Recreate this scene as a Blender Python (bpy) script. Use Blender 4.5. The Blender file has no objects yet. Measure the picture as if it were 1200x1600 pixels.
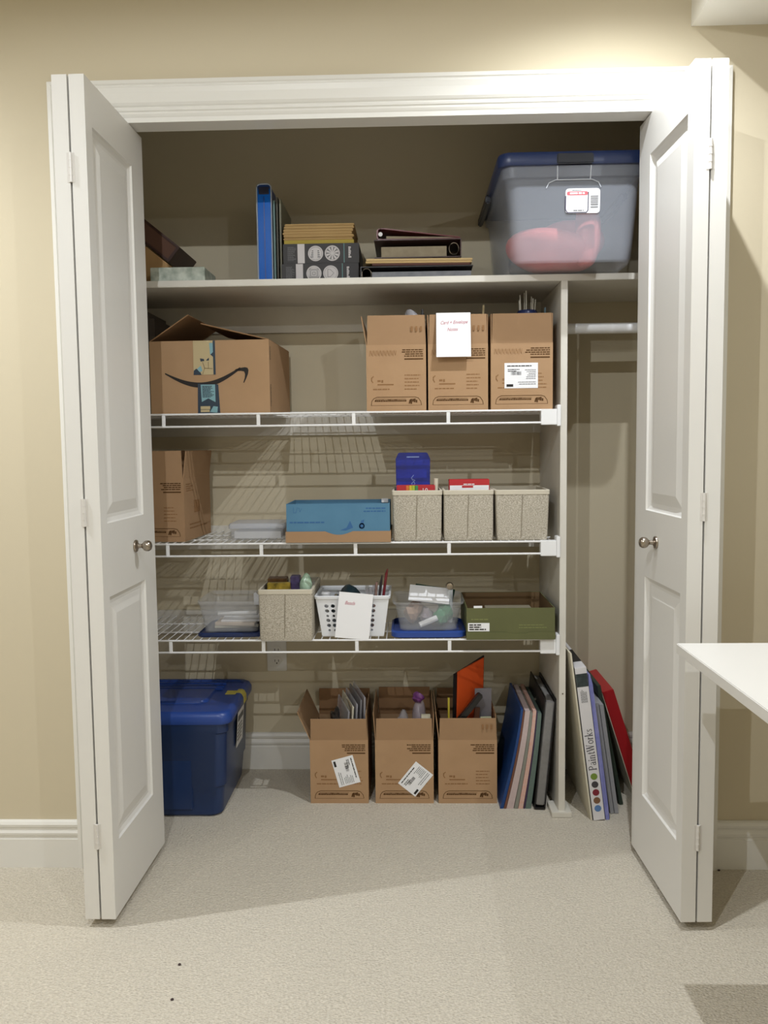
import bpy, bmesh, math, random
from mathutils import Vector, Matrix
random.seed(7)
C = bpy.context.scene.collection
S = bpy.context.scene
PI = math.pi

# ------------------------------------------------------------------ camera
cam_d = bpy.data.cameras.new('camera')
cam_d.sensor_fit = 'VERTICAL'; cam_d.sensor_height = 36.0
cam_d.lens = 1309.2 / 1600 * 36.0
cam_d.clip_start = 0.02
cam = bpy.data.objects.new('camera', cam_d); C.objects.link(cam)
yaw, pitch, roll = 0.0289, 0.0788, -0.0115
fw = Vector((-math.sin(yaw)*math.cos(pitch), math.cos(yaw)*math.cos(pitch), -math.sin(pitch)))
rt = Vector((math.cos(yaw), math.sin(yaw), 0)); up = rt.cross(fw)
r2 = rt*math.cos(roll) + up*math.sin(roll); u2 = -rt*math.sin(roll) + up*math.cos(roll)
cam.matrix_world = Matrix(((r2.x, u2.x, -fw.x, 0.0474), (r2.y, u2.y, -fw.y, -2.245), (r2.z, u2.z, -fw.z, 1.1661), (0, 0, 0, 1)))
S.camera = cam

# ------------------------------------------------------------------ world, exposure
w = bpy.data.worlds.new('room_air'); S.world = w; w.use_nodes = True
w.node_tree.nodes['Background'].inputs[0].default_value = (1, 0.98, 0.95, 1)
w.node_tree.nodes['Background'].inputs[1].default_value = 0.15
S.view_settings.view_transform = 'Standard'; S.view_settings.look = 'None'
S.view_settings.gamma = 1.0; S.view_settings.use_curve_mapping = False
S.view_settings.exposure = 0.64

# ceiling downlights, the last two added as fill: x, y, watts, cone in degrees, cone softness
CEIL = 2.42
LIGHTS = [(0.56, -0.45, 47, 146, 1.0), (-1.6, -0.57, 62, 154, 1.0), (-0.36, -1.95, 45, 178, 0.12), (1.3, -2.9, 32, 178, 0.12), (-1.9, -2.9, 20, 178, 0.12)]
LCOL = (0.915, 0.957, 1.0)

# ------------------------------------------------------------------ materials
def lin(c):
    f = lambda u: u/12.92 if u <= 0.04045 else ((u+0.055)/1.055)**2.4
    return tuple(f(x/255.0) for x in c) + (1.0,)
MATS = {}
def mat(name, rgb, rough=0.6, metal=0.0, spec=0.5, noise=None, bump=None, alpha=1.0):
    """noise=(scale, amount, rgb2); bump=(scale, strength, distance)"""
    if name in MATS: return MATS[name]
    m = bpy.data.materials.new(name); m.use_nodes = True; nt = m.node_tree; b = nt.nodes['Principled BSDF']
    b.inputs['Base Color'].default_value = lin(rgb); b.inputs['Roughness'].default_value = rough
    b.inputs['Metallic'].default_value = metal; b.inputs['Specular IOR Level'].default_value = spec
    tc = None
    if noise or bump: tc = nt.nodes.new('ShaderNodeTexCoord')
    if noise:
        n = nt.nodes.new('ShaderNodeTexNoise'); n.inputs['Scale'].default_value = noise[0]; n.inputs['Detail'].default_value = 4
        nt.links.new(tc.outputs['Object'], n.inputs['Vector'])
        r = nt.nodes.new('ShaderNodeValToRGB'); h = 0.5*noise[1]
        r.color_ramp.elements[0].position = 0.5-h; r.color_ramp.elements[1].position = 0.5+h
        r.color_ramp.elements[0].color = lin(noise[2]); r.color_ramp.elements[1].color = lin(rgb)
        nt.links.new(n.outputs['Fac'], r.inputs['Fac']); nt.links.new(r.outputs['Color'], b.inputs['Base Color'])
    if bump:
        n2 = nt.nodes.new('ShaderNodeTexNoise'); n2.inputs['Scale'].default_value = bump[0]; n2.inputs['Detail'].default_value = 3
        nt.links.new(tc.outputs['Object'], n2.inputs['Vector'])
        bp = nt.nodes.new('ShaderNodeBump'); bp.inputs['Strength'].default_value = bump[1]; bp.inputs['Distance'].default_value = bump[2]
        nt.links.new(n2.outputs['Fac'], bp.inputs['Height']); nt.links.new(bp.outputs['Normal'], b.inputs['Normal'])
    if alpha < 1.0: b.inputs['Alpha'].default_value = alpha
    MATS[name] = m
    return m

WALL = mat('beige_paint', (206, 195, 170), 0.75, spec=0.2, bump=(260, 0.12, 0.001))
CEILM = mat('ceiling_paint', (238, 235, 226), 0.8, spec=0.2)
WHITE = mat('white_gloss_paint', (226, 224, 219), 0.38, spec=0.4, bump=(60, 0.03, 0.001))
TRIM = mat('trim_paint', (228, 226, 220), 0.4, spec=0.4)
SHELFW = mat('shelf_white', (222, 218, 208), 0.55, noise=(9, 0.8, (206, 201, 190)))
WIRE = mat('wire_white', (236, 236, 236), 0.35)
NICKEL = mat('satin_nickel', (170, 160, 148), 0.28, metal=1.0)
HINGE = mat('hinge_white', (214, 210, 204), 0.35)
KRAFT = mat('kraft_board', (180, 147, 113), 0.85, spec=0.15, noise=(14, 0.9, (169, 136, 103)))
KRAFT2 = mat('kraft_board_dull', (170, 138, 106), 0.85, spec=0.15, noise=(11, 0.9, (159, 127, 96)))
KIN = mat('kraft_inside', (154, 120, 88), 0.9, spec=0.1, noise=(12, 0.9, (143, 110, 80)))
INK = mat('brown_ink', (92, 66, 42), 0.9, spec=0.1)
INKF = mat('faint_ink', (148, 112, 78), 0.9, spec=0.1)
BLACKINK = mat('black_ink', (38, 34, 32), 0.8)
GREYINK = mat('grey_ink', (120, 120, 122), 0.9)
REDINK = mat('red_ink', (196, 120, 134), 0.9)
PAPER = mat('white_paper', (240, 240, 242), 0.8)
PAPER2 = mat('cream_paper', (226, 220, 200), 0.85, noise=(30, 1, (206, 198, 176)))
BLACKP = mat('black_plastic', (26, 25, 26), 0.4)
DARKCARD = mat('black_card', (54, 52, 54), 0.6)
SILVERINK = mat('silver_ink', (205, 200, 200), 0.5)
TEALINK = mat('teal_ink', (92, 130, 130), 0.6)
NAVY = mat('navy_plastic', (38, 52, 92), 0.35)
NAVYD = mat('navy_dark', (30, 33, 44), 0.4)
BLUEP = mat('blue_lid_plastic', (40, 72, 148), 0.35)

def carpet_material():
    m = bpy.data.materials.new('loop_carpet'); m.use_nodes = True; nt = m.node_tree; b = nt.nodes['Principled BSDF']
    b.inputs['Roughness'].default_value = 0.95; b.inputs['Specular IOR Level'].default_value = 0.1
    tc = nt.nodes.new('ShaderNodeTexCoord'); mp = nt.nodes.new('ShaderNodeMapping')
    mp.inputs['Rotation'].default_value = (0, 0, 0.6); mp.inputs['Scale'].default_value = (1, 1.35, 1)
    nt.links.new(tc.outputs['Object'], mp.inputs['Vector'])
    v = nt.nodes.new('ShaderNodeTexVoronoi'); v.inputs['Scale'].default_value = 150; v.inputs['Randomness'].default_value = 0.6
    nt.links.new(mp.outputs['Vector'], v.inputs['Vector'])
    n = nt.nodes.new('ShaderNodeTexNoise'); n.inputs['Scale'].default_value = 170; n.inputs['Detail'].default_value = 4
    nt.links.new(tc.outputs['Object'], n.inputs['Vector'])
    n3 = nt.nodes.new('ShaderNodeTexNoise'); n3.inputs['Scale'].default_value = 2.2
    nt.links.new(tc.outputs['Object'], n3.inputs['Vector'])
    r = nt.nodes.new('ShaderNodeValToRGB')
    r.color_ramp.elements[0].position = 0.3; r.color_ramp.elements[1].position = 0.72
    r.color_ramp.elements[0].color = lin((196, 187, 171)); r.color_ramp.elements[1].color = lin((219, 211, 196))
    nt.links.new(n.outputs['Fac'], r.inputs['Fac'])
    mx = nt.nodes.new('ShaderNodeMix'); mx.data_type = 'RGBA'; mx.blend_type = 'MULTIPLY'; mx.inputs['Factor'].default_value = 0.12
    r3 = nt.nodes.new('ShaderNodeValToRGB'); r3.color_ramp.elements[0].position = 0.4; r3.color_ramp.elements[1].position = 0.6
    r3.color_ramp.elements[0].color = (0.75, 0.75, 0.75, 1)
    nt.links.new(n3.outputs['Fac'], r3.inputs['Fac'])
    nt.links.new(r.outputs['Color'], mx.inputs['A']); nt.links.new(r3.outputs['Color'], mx.inputs['B'])
    nt.links.new(mx.outputs['Result'], b.inputs['Base Color'])
    ad = nt.nodes.new('ShaderNodeMath'); ad.operation = 'SUBTRACT'
    nt.links.new(n.outputs['Fac'], ad.inputs[0]); nt.links.new(v.outputs['Distance'], ad.inputs[1])
    bp = nt.nodes.new('ShaderNodeBump'); bp.inputs['Strength'].default_value = 0.7; bp.inputs['Distance'].default_value = 0.005
    nt.links.new(ad.outputs[0], bp.inputs['Height']); nt.links.new(bp.outputs['Normal'], b.inputs['Normal'])
    return m
CARPET = carpet_material()

def tweed_material():
    m = bpy.data.materials.new('tweed_fabric'); m.use_nodes = True; nt = m.node_tree; b = nt.nodes['Principled BSDF']
    b.inputs['Roughness'].default_value = 0.95; b.inputs['Specular IOR Level'].default_value = 0.05
    tc = nt.nodes.new('ShaderNodeTexCoord')
    n = nt.nodes.new('ShaderNodeTexNoise'); n.inputs['Scale'].default_value = 520; n.inputs['Detail'].default_value = 4
    mp = nt.nodes.new('ShaderNodeMapping'); mp.inputs['Scale'].default_value = (0.55, 0.55, 1)
    nt.links.new(tc.outputs['Object'], mp.inputs['Vector']); nt.links.new(mp.outputs['Vector'], n.inputs['Vector'])
    r = nt.nodes.new('ShaderNodeValToRGB'); e = r.color_ramp.elements
    e[0].position = 0.34; e[0].color = lin((150, 142, 128)); e[1].position = 0.66; e[1].color = lin((208, 201, 188))
    e2 = r.color_ramp.elements.new(0.5); e2.color = lin((182, 174, 158))
    nt.links.new(n.outputs['Fac'], r.inputs['Fac']); nt.links.new(r.outputs['Color'], b.inputs['Base Color'])
    bp = nt.nodes.new('ShaderNodeBump'); bp.inputs['Strength'].default_value = 0.4; bp.inputs['Distance'].default_value = 0.002
    nt.links.new(n.outputs['Fac'], bp.inputs['Height']); nt.links.new(bp.outputs['Normal'], b.inputs['Normal'])
    return m
TWEED = tweed_material()
TWEEDRIM = mat('tweed_binding', (206, 198, 180), 0.95, spec=0.05, bump=(300, 0.3, 0.001))

def clear_material(name, rgb, opacity, rough=0.2):
    """milky see-through plastic: part passes straight, the rest is a glossy tinted surface"""
    m = bpy.data.materials.new(name); m.use_nodes = True; nt = m.node_tree; b = nt.nodes['Principled BSDF']
    b.inputs['Base Color'].default_value = lin(rgb); b.inputs['Roughness'].default_value = rough
    b.inputs['Specular IOR Level'].default_value = 0.6
    t = nt.nodes.new('ShaderNodeBsdfTransparent'); mx = nt.nodes.new('ShaderNodeMixShader'); mx.inputs[0].default_value = opacity
    o = nt.nodes['Material Output']
    nt.links.new(t.outputs[0], mx.inputs[1]); nt.links.new(b.outputs[0], mx.inputs[2]); nt.links.new(mx.outputs[0], o.inputs['Surface'])
    return m
CLEAR = clear_material('clear_plastic', (205, 208, 214), 0.20)
CLEARG = clear_material('frosted_tote_plastic', (196, 202, 214), 0.21, 0.25)
BAG = clear_material('polybag', (225, 225, 235), 0.35, 0.15)
BLUET = clear_material('blue_tote_plastic', (34, 58, 104), 0.80, 0.3)

# ------------------------------------------------------------------ mesh helpers
class MB:
    def __init__(s): s.v = []; s.f = []
    def add(s, vs, fs):
        o = len(s.v); s.v += [tuple(p) for p in vs]; s.f += [[i+o for i in f] for f in fs]; return s
    def box(s, x0, x1, y0, y1, z0, z1):
        return s.add([(x0,y0,z0),(x1,y0,z0),(x1,y1,z0),(x0,y1,z0),(x0,y0,z1),(x1,y0,z1),(x1,y1,z1),(x0,y1,z1)],
                     [(0,3,2,1),(4,5,6,7),(0,1,5,4),(1,2,6,5),(2,3,7,6),(3,0,4,7)])
    def poly(s, pts): return s.add(pts, [list(range(len(pts)))])
    def prism(s, pts, d):
        """pts: planar loop, d: extrusion vector"""
        n = len(pts); a = [Vector(p) for p in pts]; b = [p+Vector(d) for p in a]
        fs = [list(range(n))[::-1], list(range(n, 2*n))] + [[i, (i+1) % n, n+(i+1) % n, n+i] for i in range(n)]
        return s.add(a+b, fs)
    def tube(s, path, r, n=8, cap=True):
        P = [Vector(p) for p in path]; rings = []
        for i, p in enumerate(P):
            t = (P[min(i+1, len(P)-1)] - P[max(i-1, 0)]).normalized()
            a = Vector((0,0,1)) if abs(t.z) < 0.9 else Vector((1,0,0))
            x = t.cross(a).normalized(); y = t.cross(x)
            ri = r[i] if isinstance(r, (list, tuple)) else r
            rings.append([p + x*math.cos(2*PI*k/n)*ri + y*math.sin(2*PI*k/n)*ri for k in range(n)])
        return s.loft(rings, cap, cap)
    def loft(s, rings, cap0=True, cap1=True):
        n = len(rings[0]); vs = [p for r in rings for p in r]; fs = []
        for j in range(len(rings)-1):
            for k in range(n): fs.append([j*n+k, j*n+(k+1) % n, (j+1)*n+(k+1) % n, (j+1)*n+k])
        if cap0: fs.append(list(range(n))[::-1])
        if cap1: fs.append(list(range((len(rings)-1)*n, len(rings)*n)))
        return s.add(vs, fs)
    def lathe(s, prof, center, axis='z', n=20):
        """prof: (radius, height) pairs along axis"""
        c = Vector(center); rings = []
        for r, h in prof:
            ring = []
            for k in range(n):
                a = 2*PI*k/n; u, v = r*math.cos(a), r*math.sin(a)
                ring.append(c + (Vector((u,v,h)) if axis == 'z' else Vector((h,u,v)) if axis == 'x' else Vector((u,h,v))))
            rings.append(ring)
        return s.loft(rings)
    def build(s, name, m, parent=None, bevel=0.0, smooth=False, segs=2):
        me = bpy.data.meshes.new(name); bm = bmesh.new()
        vs = [bm.verts.new(p) for p in s.v]
        for f in s.f:
            try: bm.faces.new([vs[i] for i in f])
            except ValueError: pass
        bmesh.ops.recalc_face_normals(bm, faces=bm.faces)
        if bevel > 0:
            ed = [e for e in bm.edges if len(e.link_faces) == 2 and e.calc_face_angle(0) > 0.5]
            bmesh.ops.bevel(bm, geom=ed, offset=bevel, segments=segs, affect='EDGES', clamp_overlap=True)
        bm.to_mesh(me); bm.free()
        me.materials.append(m)
        if smooth or bevel > 0:
            me.shade_smooth(); me.set_sharp_from_angle(angle=math.radians(35))
        o = bpy.data.objects.new(name, me); C.objects.link(o)
        if parent: o.parent = parent
        return o
def rrect(cx, cy, wx, wy, r, z, n=5):
    pts = []
    for qx, qy, a0 in ((1,1,0), (-1,1,PI/2), (-1,-1,PI), (1,-1,1.5*PI)):
        for k in range(n+1):
            a = a0 + (PI/2)*k/n
            pts.append((cx+qx*(wx/2-r)+r*math.cos(a), cy+qy*(wy/2-r)+r*math.sin(a), z))
    return pts
def tag(o, label=None, cat=None, group=None, kind=None):
    if label: o['label'] = label
    if cat: o['category'] = cat
    if group: o['group'] = group
    if kind: o['kind'] = kind
    return o
def thing(name, label, cat, loc=(0,0,0), rotz=0.0, group=None, rot=None):
    o = bpy.data.objects.new(name, None); o.empty_display_size = 0.05; C.objects.link(o)
    o.location = loc; o.rotation_euler = rot if rot else (0, 0, rotz)
    return tag(o, label, cat, group)
def struct(name, mb, m, parent=None, bevel=0.0, smooth=False):
    o = mb.build(name, m, parent, bevel, smooth)
    if not parent: o['kind'] = 'structure'
    return o

class Print:
    """flat print on a plane: 2D shapes (a, b) mapped by origin + a*ex + b*ez, lifted off by a hair"""
    def __init__(s, origin, ex=(1,0,0), ez=(0,0,1), lift=0.0006):
        s.o = Vector(origin); s.ex = Vector(ex).normalized(); s.ez = Vector(ez).normalized()
        s.n = s.ex.cross(s.ez).normalized(); s.lift = lift; s.mb = MB()
    def P(s, a, b): return s.o + s.ex*a + s.ez*b + s.n*s.lift
    def rect(s, a0, b0, a1, b1): s.mb.poly([s.P(a0,b0), s.P(a1,b0), s.P(a1,b1), s.P(a0,b1)]); return s
    def poly(s, pts): s.mb.poly([s.P(*p) for p in pts]); return s
    def disc(s, a, b, r, n=20): return s.poly([(a+r*math.cos(2*PI*k/n), b+r*math.sin(2*PI*k/n)) for k in range(n)])
    def stroke(s, pts, wd, closed=False):
        pts = [Vector((p[0], p[1])) for p in pts]
        if closed: pts = pts + [pts[0], pts[1]]
        for i in range(len(pts)-1):
            d = pts[i+1]-pts[i]
            if d.length < 1e-6: continue
            d.normalize(); q = Vector((-d.y, d.x)) * (wd if not isinstance(wd, list) else wd[i]) / 2
            e = d*abs(q.length)*0.4
            s.poly([tuple(pts[i]-q-e), tuple(pts[i+1]-q+e), tuple(pts[i+1]+q+e), tuple(pts[i]+q-e)])
        return s
    def ring(s, a, b, r, wd, n=24):
        return s.stroke([(a+r*math.cos(2*PI*k/n), b+r*math.sin(2*PI*k/n)) for k in range(n+1)], wd)
    def lines(s, a0, a1, b, h, rows, step, right=False, seed=1, frac=(0.6, 1.0)):
        """rows of unreadably small type: word-sized bars"""
        rd = random.Random(seed)
        for i in range(rows):
            L = (a1-a0)*rd.uniform(*frac); x = a1-L if right else a0; end = x+L
            while x < end:
                wd = min(rd.uniform(1.5, 4.5)*h, end-x)
                s.rect(x, b-i*step-h/2, x+wd, b-i*step+h/2); x += wd+0.5*h
        return s
    def build(s, name, m, parent):
        o = s.mb.build(name, m, parent)
        if len(s.mb.f) > 1: o['kind'] = 'stuff'
        return o

def text_mesh(name, body, size, origin, ex, ez, m, parent, shear=0.0, lift=0.0006, align='LEFT', sx=1.0):
    cu = bpy.data.curves.new(name+'_curve', 'FONT'); cu.body = body; cu.size = size; cu.shear = shear
    cu.align_x = align; cu.resolution_u = 3
    t = bpy.data.objects.new(name+'_tmp', cu); C.objects.link(t)
    bpy.context.view_layer.update()
    me = bpy.data.meshes.new_from_object(t.evaluated_get(bpy.context.evaluated_depsgraph_get()))
    bpy.data.objects.remove(t); bpy.data.curves.remove(cu)
    ex = Vector(ex).normalized(); ez = Vector(ez).normalized(); n = ex.cross(ez); o = Vector(origin)
    for v in me.vertices: v.co = o + ex*v.co.x*sx + ez*v.co.y + n*lift
    me.name = name; me.materials.clear(); me.materials.append(m)
    ob = bpy.data.objects.new(name, me); C.objects.link(ob); ob.parent = parent
    return ob

# ================================================================== STRUCTURE
OX = 0.776; OZ = 2.013                      # clear opening half width and height
RX0, RX1, RY0 = -3.1, 2.3, -4.0            # room
CX0, CX1, CY = -0.95, 0.93, 0.715          # closet inside
struct('floor', MB().box(RX0, RX1, RY0, 0.80, -0.06, 0.0), CARPET)
struct('ceiling', MB().box(RX0, RX1, RY0, 0.80, CEIL, CEIL+0.06), CEILM)
wf = MB(); wf.box(RX0, -OX-0.02, 0, 0.10, 0, CEIL); wf.box(OX+0.02, RX1, 0, 0.10, 0, CEIL); wf.box(-OX-0.02, OX+0.02, 0, 0.10, 2.075, CEIL)
struct('wall_front', wf, WALL)
struct('wall_left', MB().box(RX0-0.06, RX0, RY0, 0.10, 0, CEIL), WALL)
struct('wall_right', MB().box(RX1, RX1+0.06, RY0, 0.10, 0, CEIL), WALL)
struct('wall_rear', MB().box(RX0, RX1, RY0-0.06, RY0, 0, CEIL), WALL)
struct('wall_closet_back', MB().box(CX0-0.06, CX1+0.06, CY, CY+0.06, 0, CEIL), WALL)
struct('wall_closet_left', MB().box(CX0-0.06, CX0, 0.10, CY, 0, CEIL), WALL)
struct('wall_closet_right', MB().box(CX1, CX1+0.06, 0.10, CY, 0, CEIL), WALL)
struct('ceiling_bulkhead', MB().box(0.779, RX1, RY0, 0.0, 2.222, CEIL), CEILM)

# casing: profile across its width, (s from outer edge, protrusion)
CAS = [(0,0), (0,.017), (.010,.019), (.013,.016), (.016,.016), (.020,.019), (.034,.017), (.058,.018), (.064,.015), (.067,.012),
       (.071,.014), (.076,.013), (.079,.010), (.084,.011), (.089,.009), (.092,.007), (.104,.007), (.104,0)]
HO = OZ + 0.104; WO = OX + 0.104
def casing_leg(sg):
    mb = MB(); a = [(sg*(WO-s), -t, 0.0) for s, t in CAS]; b = [(sg*(WO-s), -t, HO-s) for s, t in CAS]
    return mb.loft([a, b])
struct('trim_1', casing_leg(-1), TRIM); struct('trim_2', casing_leg(1), TRIM)
struct('trim_3', MB().loft([[(-(WO-s), -t, HO-s) for s, t in CAS], [((WO-s), -t, HO-s) for s, t in CAS]]), TRIM)
struct('trim_4', MB().box(-OX, OX, 0.0, 0.058, OZ, 2.075), TRIM)                       # head jamb
struct('trim_5', MB().box(-OX-0.02, -OX, 0.0, 0.10, 0, 2.075), TRIM)
struct('trim_6', MB().box(OX, OX+0.02, 0.0, 0.10, 0, 2.075), TRIM)
# baseboards: (protrusion, z)
BB = [(0,0), (.012,0), (.012,.082), (.009,.085), (.009,.089), (.013,.093), (.014,.100), (.011,.106), (.009,.109), (.009,.113), (.013,.117), (.014,.124), (.010,.131), (.004,.134), (0,.134)]
def base_x(x0, x1, y): return MB().loft([[(x0, y-t, z) for t, z in BB], [(x1, y-t, z) for t, z in BB]])
struct('baseboard_left', base_x(RX0, -WO, 0), TRIM); struct('baseboard_right', base_x(WO, RX1, 0), TRIM)
struct('baseboard_back', base_x(CX0, CX1, CY), TRIM)
struct('baseboard_closet_left', MB().loft([[(CX0+t, 0.10, z) for t, z in BB], [(CX0+t, CY-0.015, z) for t, z in BB]]), TRIM)
struct('baseboard_closet_right', MB().loft([[(CX1-t, 0.10, z) for t, z in BB], [(CX1-t, CY-0.015, z) for t, z in BB]]), TRIM)

# ------------------------------------------------------------------ bifold doors
LW, LT, LZ0, LZ1 = 0.397, 0.035, 0.022, 2.010
PAN = [(0.040, 0.307, 0.205, 0.810), (0.040, 0.307, 0.988, 1.908)]    # u0,u1,z0,z1 measured from the folding edge
def leaf(parent, hinge, lead, side, name='leaf'):
    """leaf slab from the folding edge to the far edge; hinge/lead are (x,y) of the visible face; side = +1 when the face looks to +x.
    Thickness goes away from that face."""
    h = Vector((hinge[0], hinge[1], 0)); e = Vector((lead[0]-hinge[0], lead[1]-hinge[1], 0)).normalized()
    n = Vector((e.y, -e.x, 0)) if side > 0 else Vector((-e.y, e.x, 0))
    P = lambda u, z, d: h + e*u - n*d + Vector((0,0,z))
    mb = MB()
    us = [0, PAN[0][0], PAN[0][1], LW]; zs = [LZ0, PAN[0][2], PAN[0][3], PAN[1][2], PAN[1][3], LZ1]
    for i in range(3):
        for j in range(5):
            if i == 1 and j in (1, 3): continue
            for d in (0, LT):
                mb.poly([P(us[i],zs[j],d), P(us[i+1],zs[j],d), P(us[i+1],zs[j+1],d), P(us[i],zs[j+1],d)])
    for a, b in (((0,LZ0),(LW,LZ0)), ((LW,LZ0),(LW,LZ1)), ((LW,LZ1),(0,LZ1)), ((0,LZ1),(0,LZ0))):
        mb.poly([P(*a,0), P(*b,0), P(*b,LT), P(*a,LT)])
    lf = mb.build(name, WHITE, parent)
    prof = [(0,0), (.003,.005), (.012,.009), (.020,.0095), (.048,.003)]
    for u0, u1, z0, z1 in PAN:
        pb = MB()
        for side_d in (0, 1):
            rings = []
            for o, d in prof:
                dd = d if side_d == 0 else LT-d
                rings.append([P(u0+o,z0+o,dd), P(u1-o,z0+o,dd), P(u1-o,z1-o,dd), P(u0+o,z1-o,dd)])
            pb.loft(rings, False, True)
        pb.build('panel', WHITE, lf)
    return lf, P, n, e
def bifold(name, sg, hinge, lead):
    d = bpy.data.objects.new(name, None); C.objects.link(d); d['kind'] = 'structure'
    d['label'] = 'folded white bifold closet door'
    side = -sg
    lf, P, n, e = leaf(d, hinge, lead, side)
    off = -n*(LT+0.0045)
    h2 = (hinge[0]+off.x, hinge[1]+off.y); l2 = (lead[0]+off.x, lead[1]+off.y)
    leaf(d, h2, l2, side)
    for z0, z1 in ((1.772, 1.838), (0.985, 1.050), (0.200, 0.262)):
        hb = MB(); c = P(0, 0, LT+0.00225) - e*0.002
        hb.tube([c+Vector((0,0,z0)), c+Vector((0,0,z1))], 0.0038, 10)
        for k in range(3):
            zz = z0 + (z1-z0)*(0.25+0.25*k)
            hb.tube([c+Vector((0,0,zz-0.001)), c+Vector((0,0,zz+0.001))], 0.0044, 10)
        c2 = c + e*0.0012
        hb.prism([c2-n*0.009+Vector((0,0,z0)), c2+n*0.009+Vector((0,0,z0)), c2+n*0.009+Vector((0,0,z1)), c2-n*0.009+Vector((0,0,z1))], e*0.0012)
        hb.build('hinge', HINGE, d, smooth=True)
    # knob: rose, neck, ball, turned about the face normal
    kp = P(0.232 if sg < 0 else 0.216, 0.911, 0); kb = MB()
    prof = [(0.0, 0), (.0155, 0), (.0165, .002), (.0155, .005), (.009, .007), (.006, .010), (.0055, .018), (.008, .021), (.0125, .025), (.0145, .031), (.0140, .037), (.0105, .042), (.005, .0445), (0.0005, .045)]
    rings = []
    for r, hh in prof:
        rings.append([kp + n*hh + e*(r*math.cos(2*PI*k/24)) + Vector((0,0,r*math.sin(2*PI*k/24))) for k in range(24)])
    kn = kb.loft(rings, False, True).build('knob', NICKEL, lf, smooth=True); kn['label'] = 'round satin nickel knob'
    return d
d1 = bifold('door_1', -1, (-0.6748, -0.3046), (-0.6696, 0.0924)); d1['label'] = 'white bifold door folded open at the left of the closet'
d2 = bifold('door_2', 1, (0.6899, -0.3054), (0.6775, 0.0918)); d2['label'] = 'white bifold door folded open behind the white desk'

# ------------------------------------------------------------------ recessed ceiling lights, plus two added fill lights at the rear
for i, (x, y, pw, cone, soft) in enumerate(LIGHTS):
    t = thing('recessed_or_fill_light', ['recessed ceiling light above the right door', 'recessed ceiling light above the left door', 'recessed ceiling light in the middle of the room', 'added fill light at the back of the room under the bulkhead', 'added fill light in the far left corner of the room'][i], 'ceiling light', (x, y, 2.222 if i == 3 else CEIL), 0, 'recessed ceiling lights')
    MB().lathe([(.045, -.0005), (.072, -.0005), (.074, -.003), (.070, -.006), (.047, -.006), (.045, -.004)], (0,0,0), n=32).build('trim_ring', TRIM, t, smooth=True)
    em = MATS.get('lens')
    if not em:
        em = bpy.data.materials.new('lens'); em.use_nodes = True; b = em.node_tree.nodes['Principled BSDF']
        b.inputs['Emission Color'].default_value = (1, .93, .84, 1); b.inputs['Emission Strength'].default_value = 4; MATS['lens'] = em
    MB().lathe([(.001, -.001), (.044, -.001), (.044, -.004), (.001, -.004)], (0,0,0), n=32).build('lens', em, t)
    ld = bpy.data.lights.new('downlight', 'SPOT'); ld.spot_size = math.radians(cone); ld.spot_blend = soft; ld.shadow_soft_size = 0.008; ld.energy = pw; ld.color = LCOL
    lo = bpy.data.objects.new('lamp', ld); C.objects.link(lo); lo.parent = t; lo.location = (0, 0, -0.008)

# ------------------------------------------------------------------ closet fittings
SH = 1.672
tag(MB().box(CX0, CX1, 0.32, CY, SH-0.020, SH).build('closet_shelf', SHELFW, bevel=0.0015), 'long white painted board shelf under the blue-lidded tote', 'shelf')
tag(MB().box(CX0, 0.511, CY-0.017, CY, 1.562, 1.652).build('shelf_cleat', SHELFW, bevel=0.001), 'white cleat board on the wall under the painted board shelf', 'cleat')
pt = thing('partition_panel', 'tall white upright board dividing the closet', 'partition', (0.521, 0.5175, 0))
MB().box(-.010, .010, -.1975, .1975, 0.0, SH-0.020).build('panel', SHELFW, pt, bevel=0.001)
MB().box(-.033, .029, -.212, -.12, 0.0, 0.017).build('foot_plate', SHELFW, pt, bevel=0.0015)
MB().lathe([(.0005,-.1985),(.0025,-.1985),(.0025,-.197)], (.001,0,.392), 'y', 10).build('screw', mat('screw_steel', (120,112,100), .4, metal=.6), pt, smooth=True)
rd = thing('closet_rod', 'white hanging rod right of the partition', 'closet rod', (0.73, 0.45, 1.527))
MB().tube([(-.198, 0, 0), (.199, 0, 0)], 0.0165, 16).build('rod', WIRE, rd, smooth=True)
for sx in (-1, 1): MB().lathe([(.018, 0), (.026, 0), (.026, .010), (.018, .012)], (-.199 if sx < 0 else .188, 0, 0), 'x').build('socket', WIRE, rd, smooth=True)
WZ = {1: 1.272, 2: 0.872, 3: 0.568}
wl = {1: 'top white wire shelf carrying the smile-printed carton', 2: 'middle white wire shelf carrying the blue open box', 3: 'lowest white wire shelf carrying the perforated white basket'}
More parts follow.
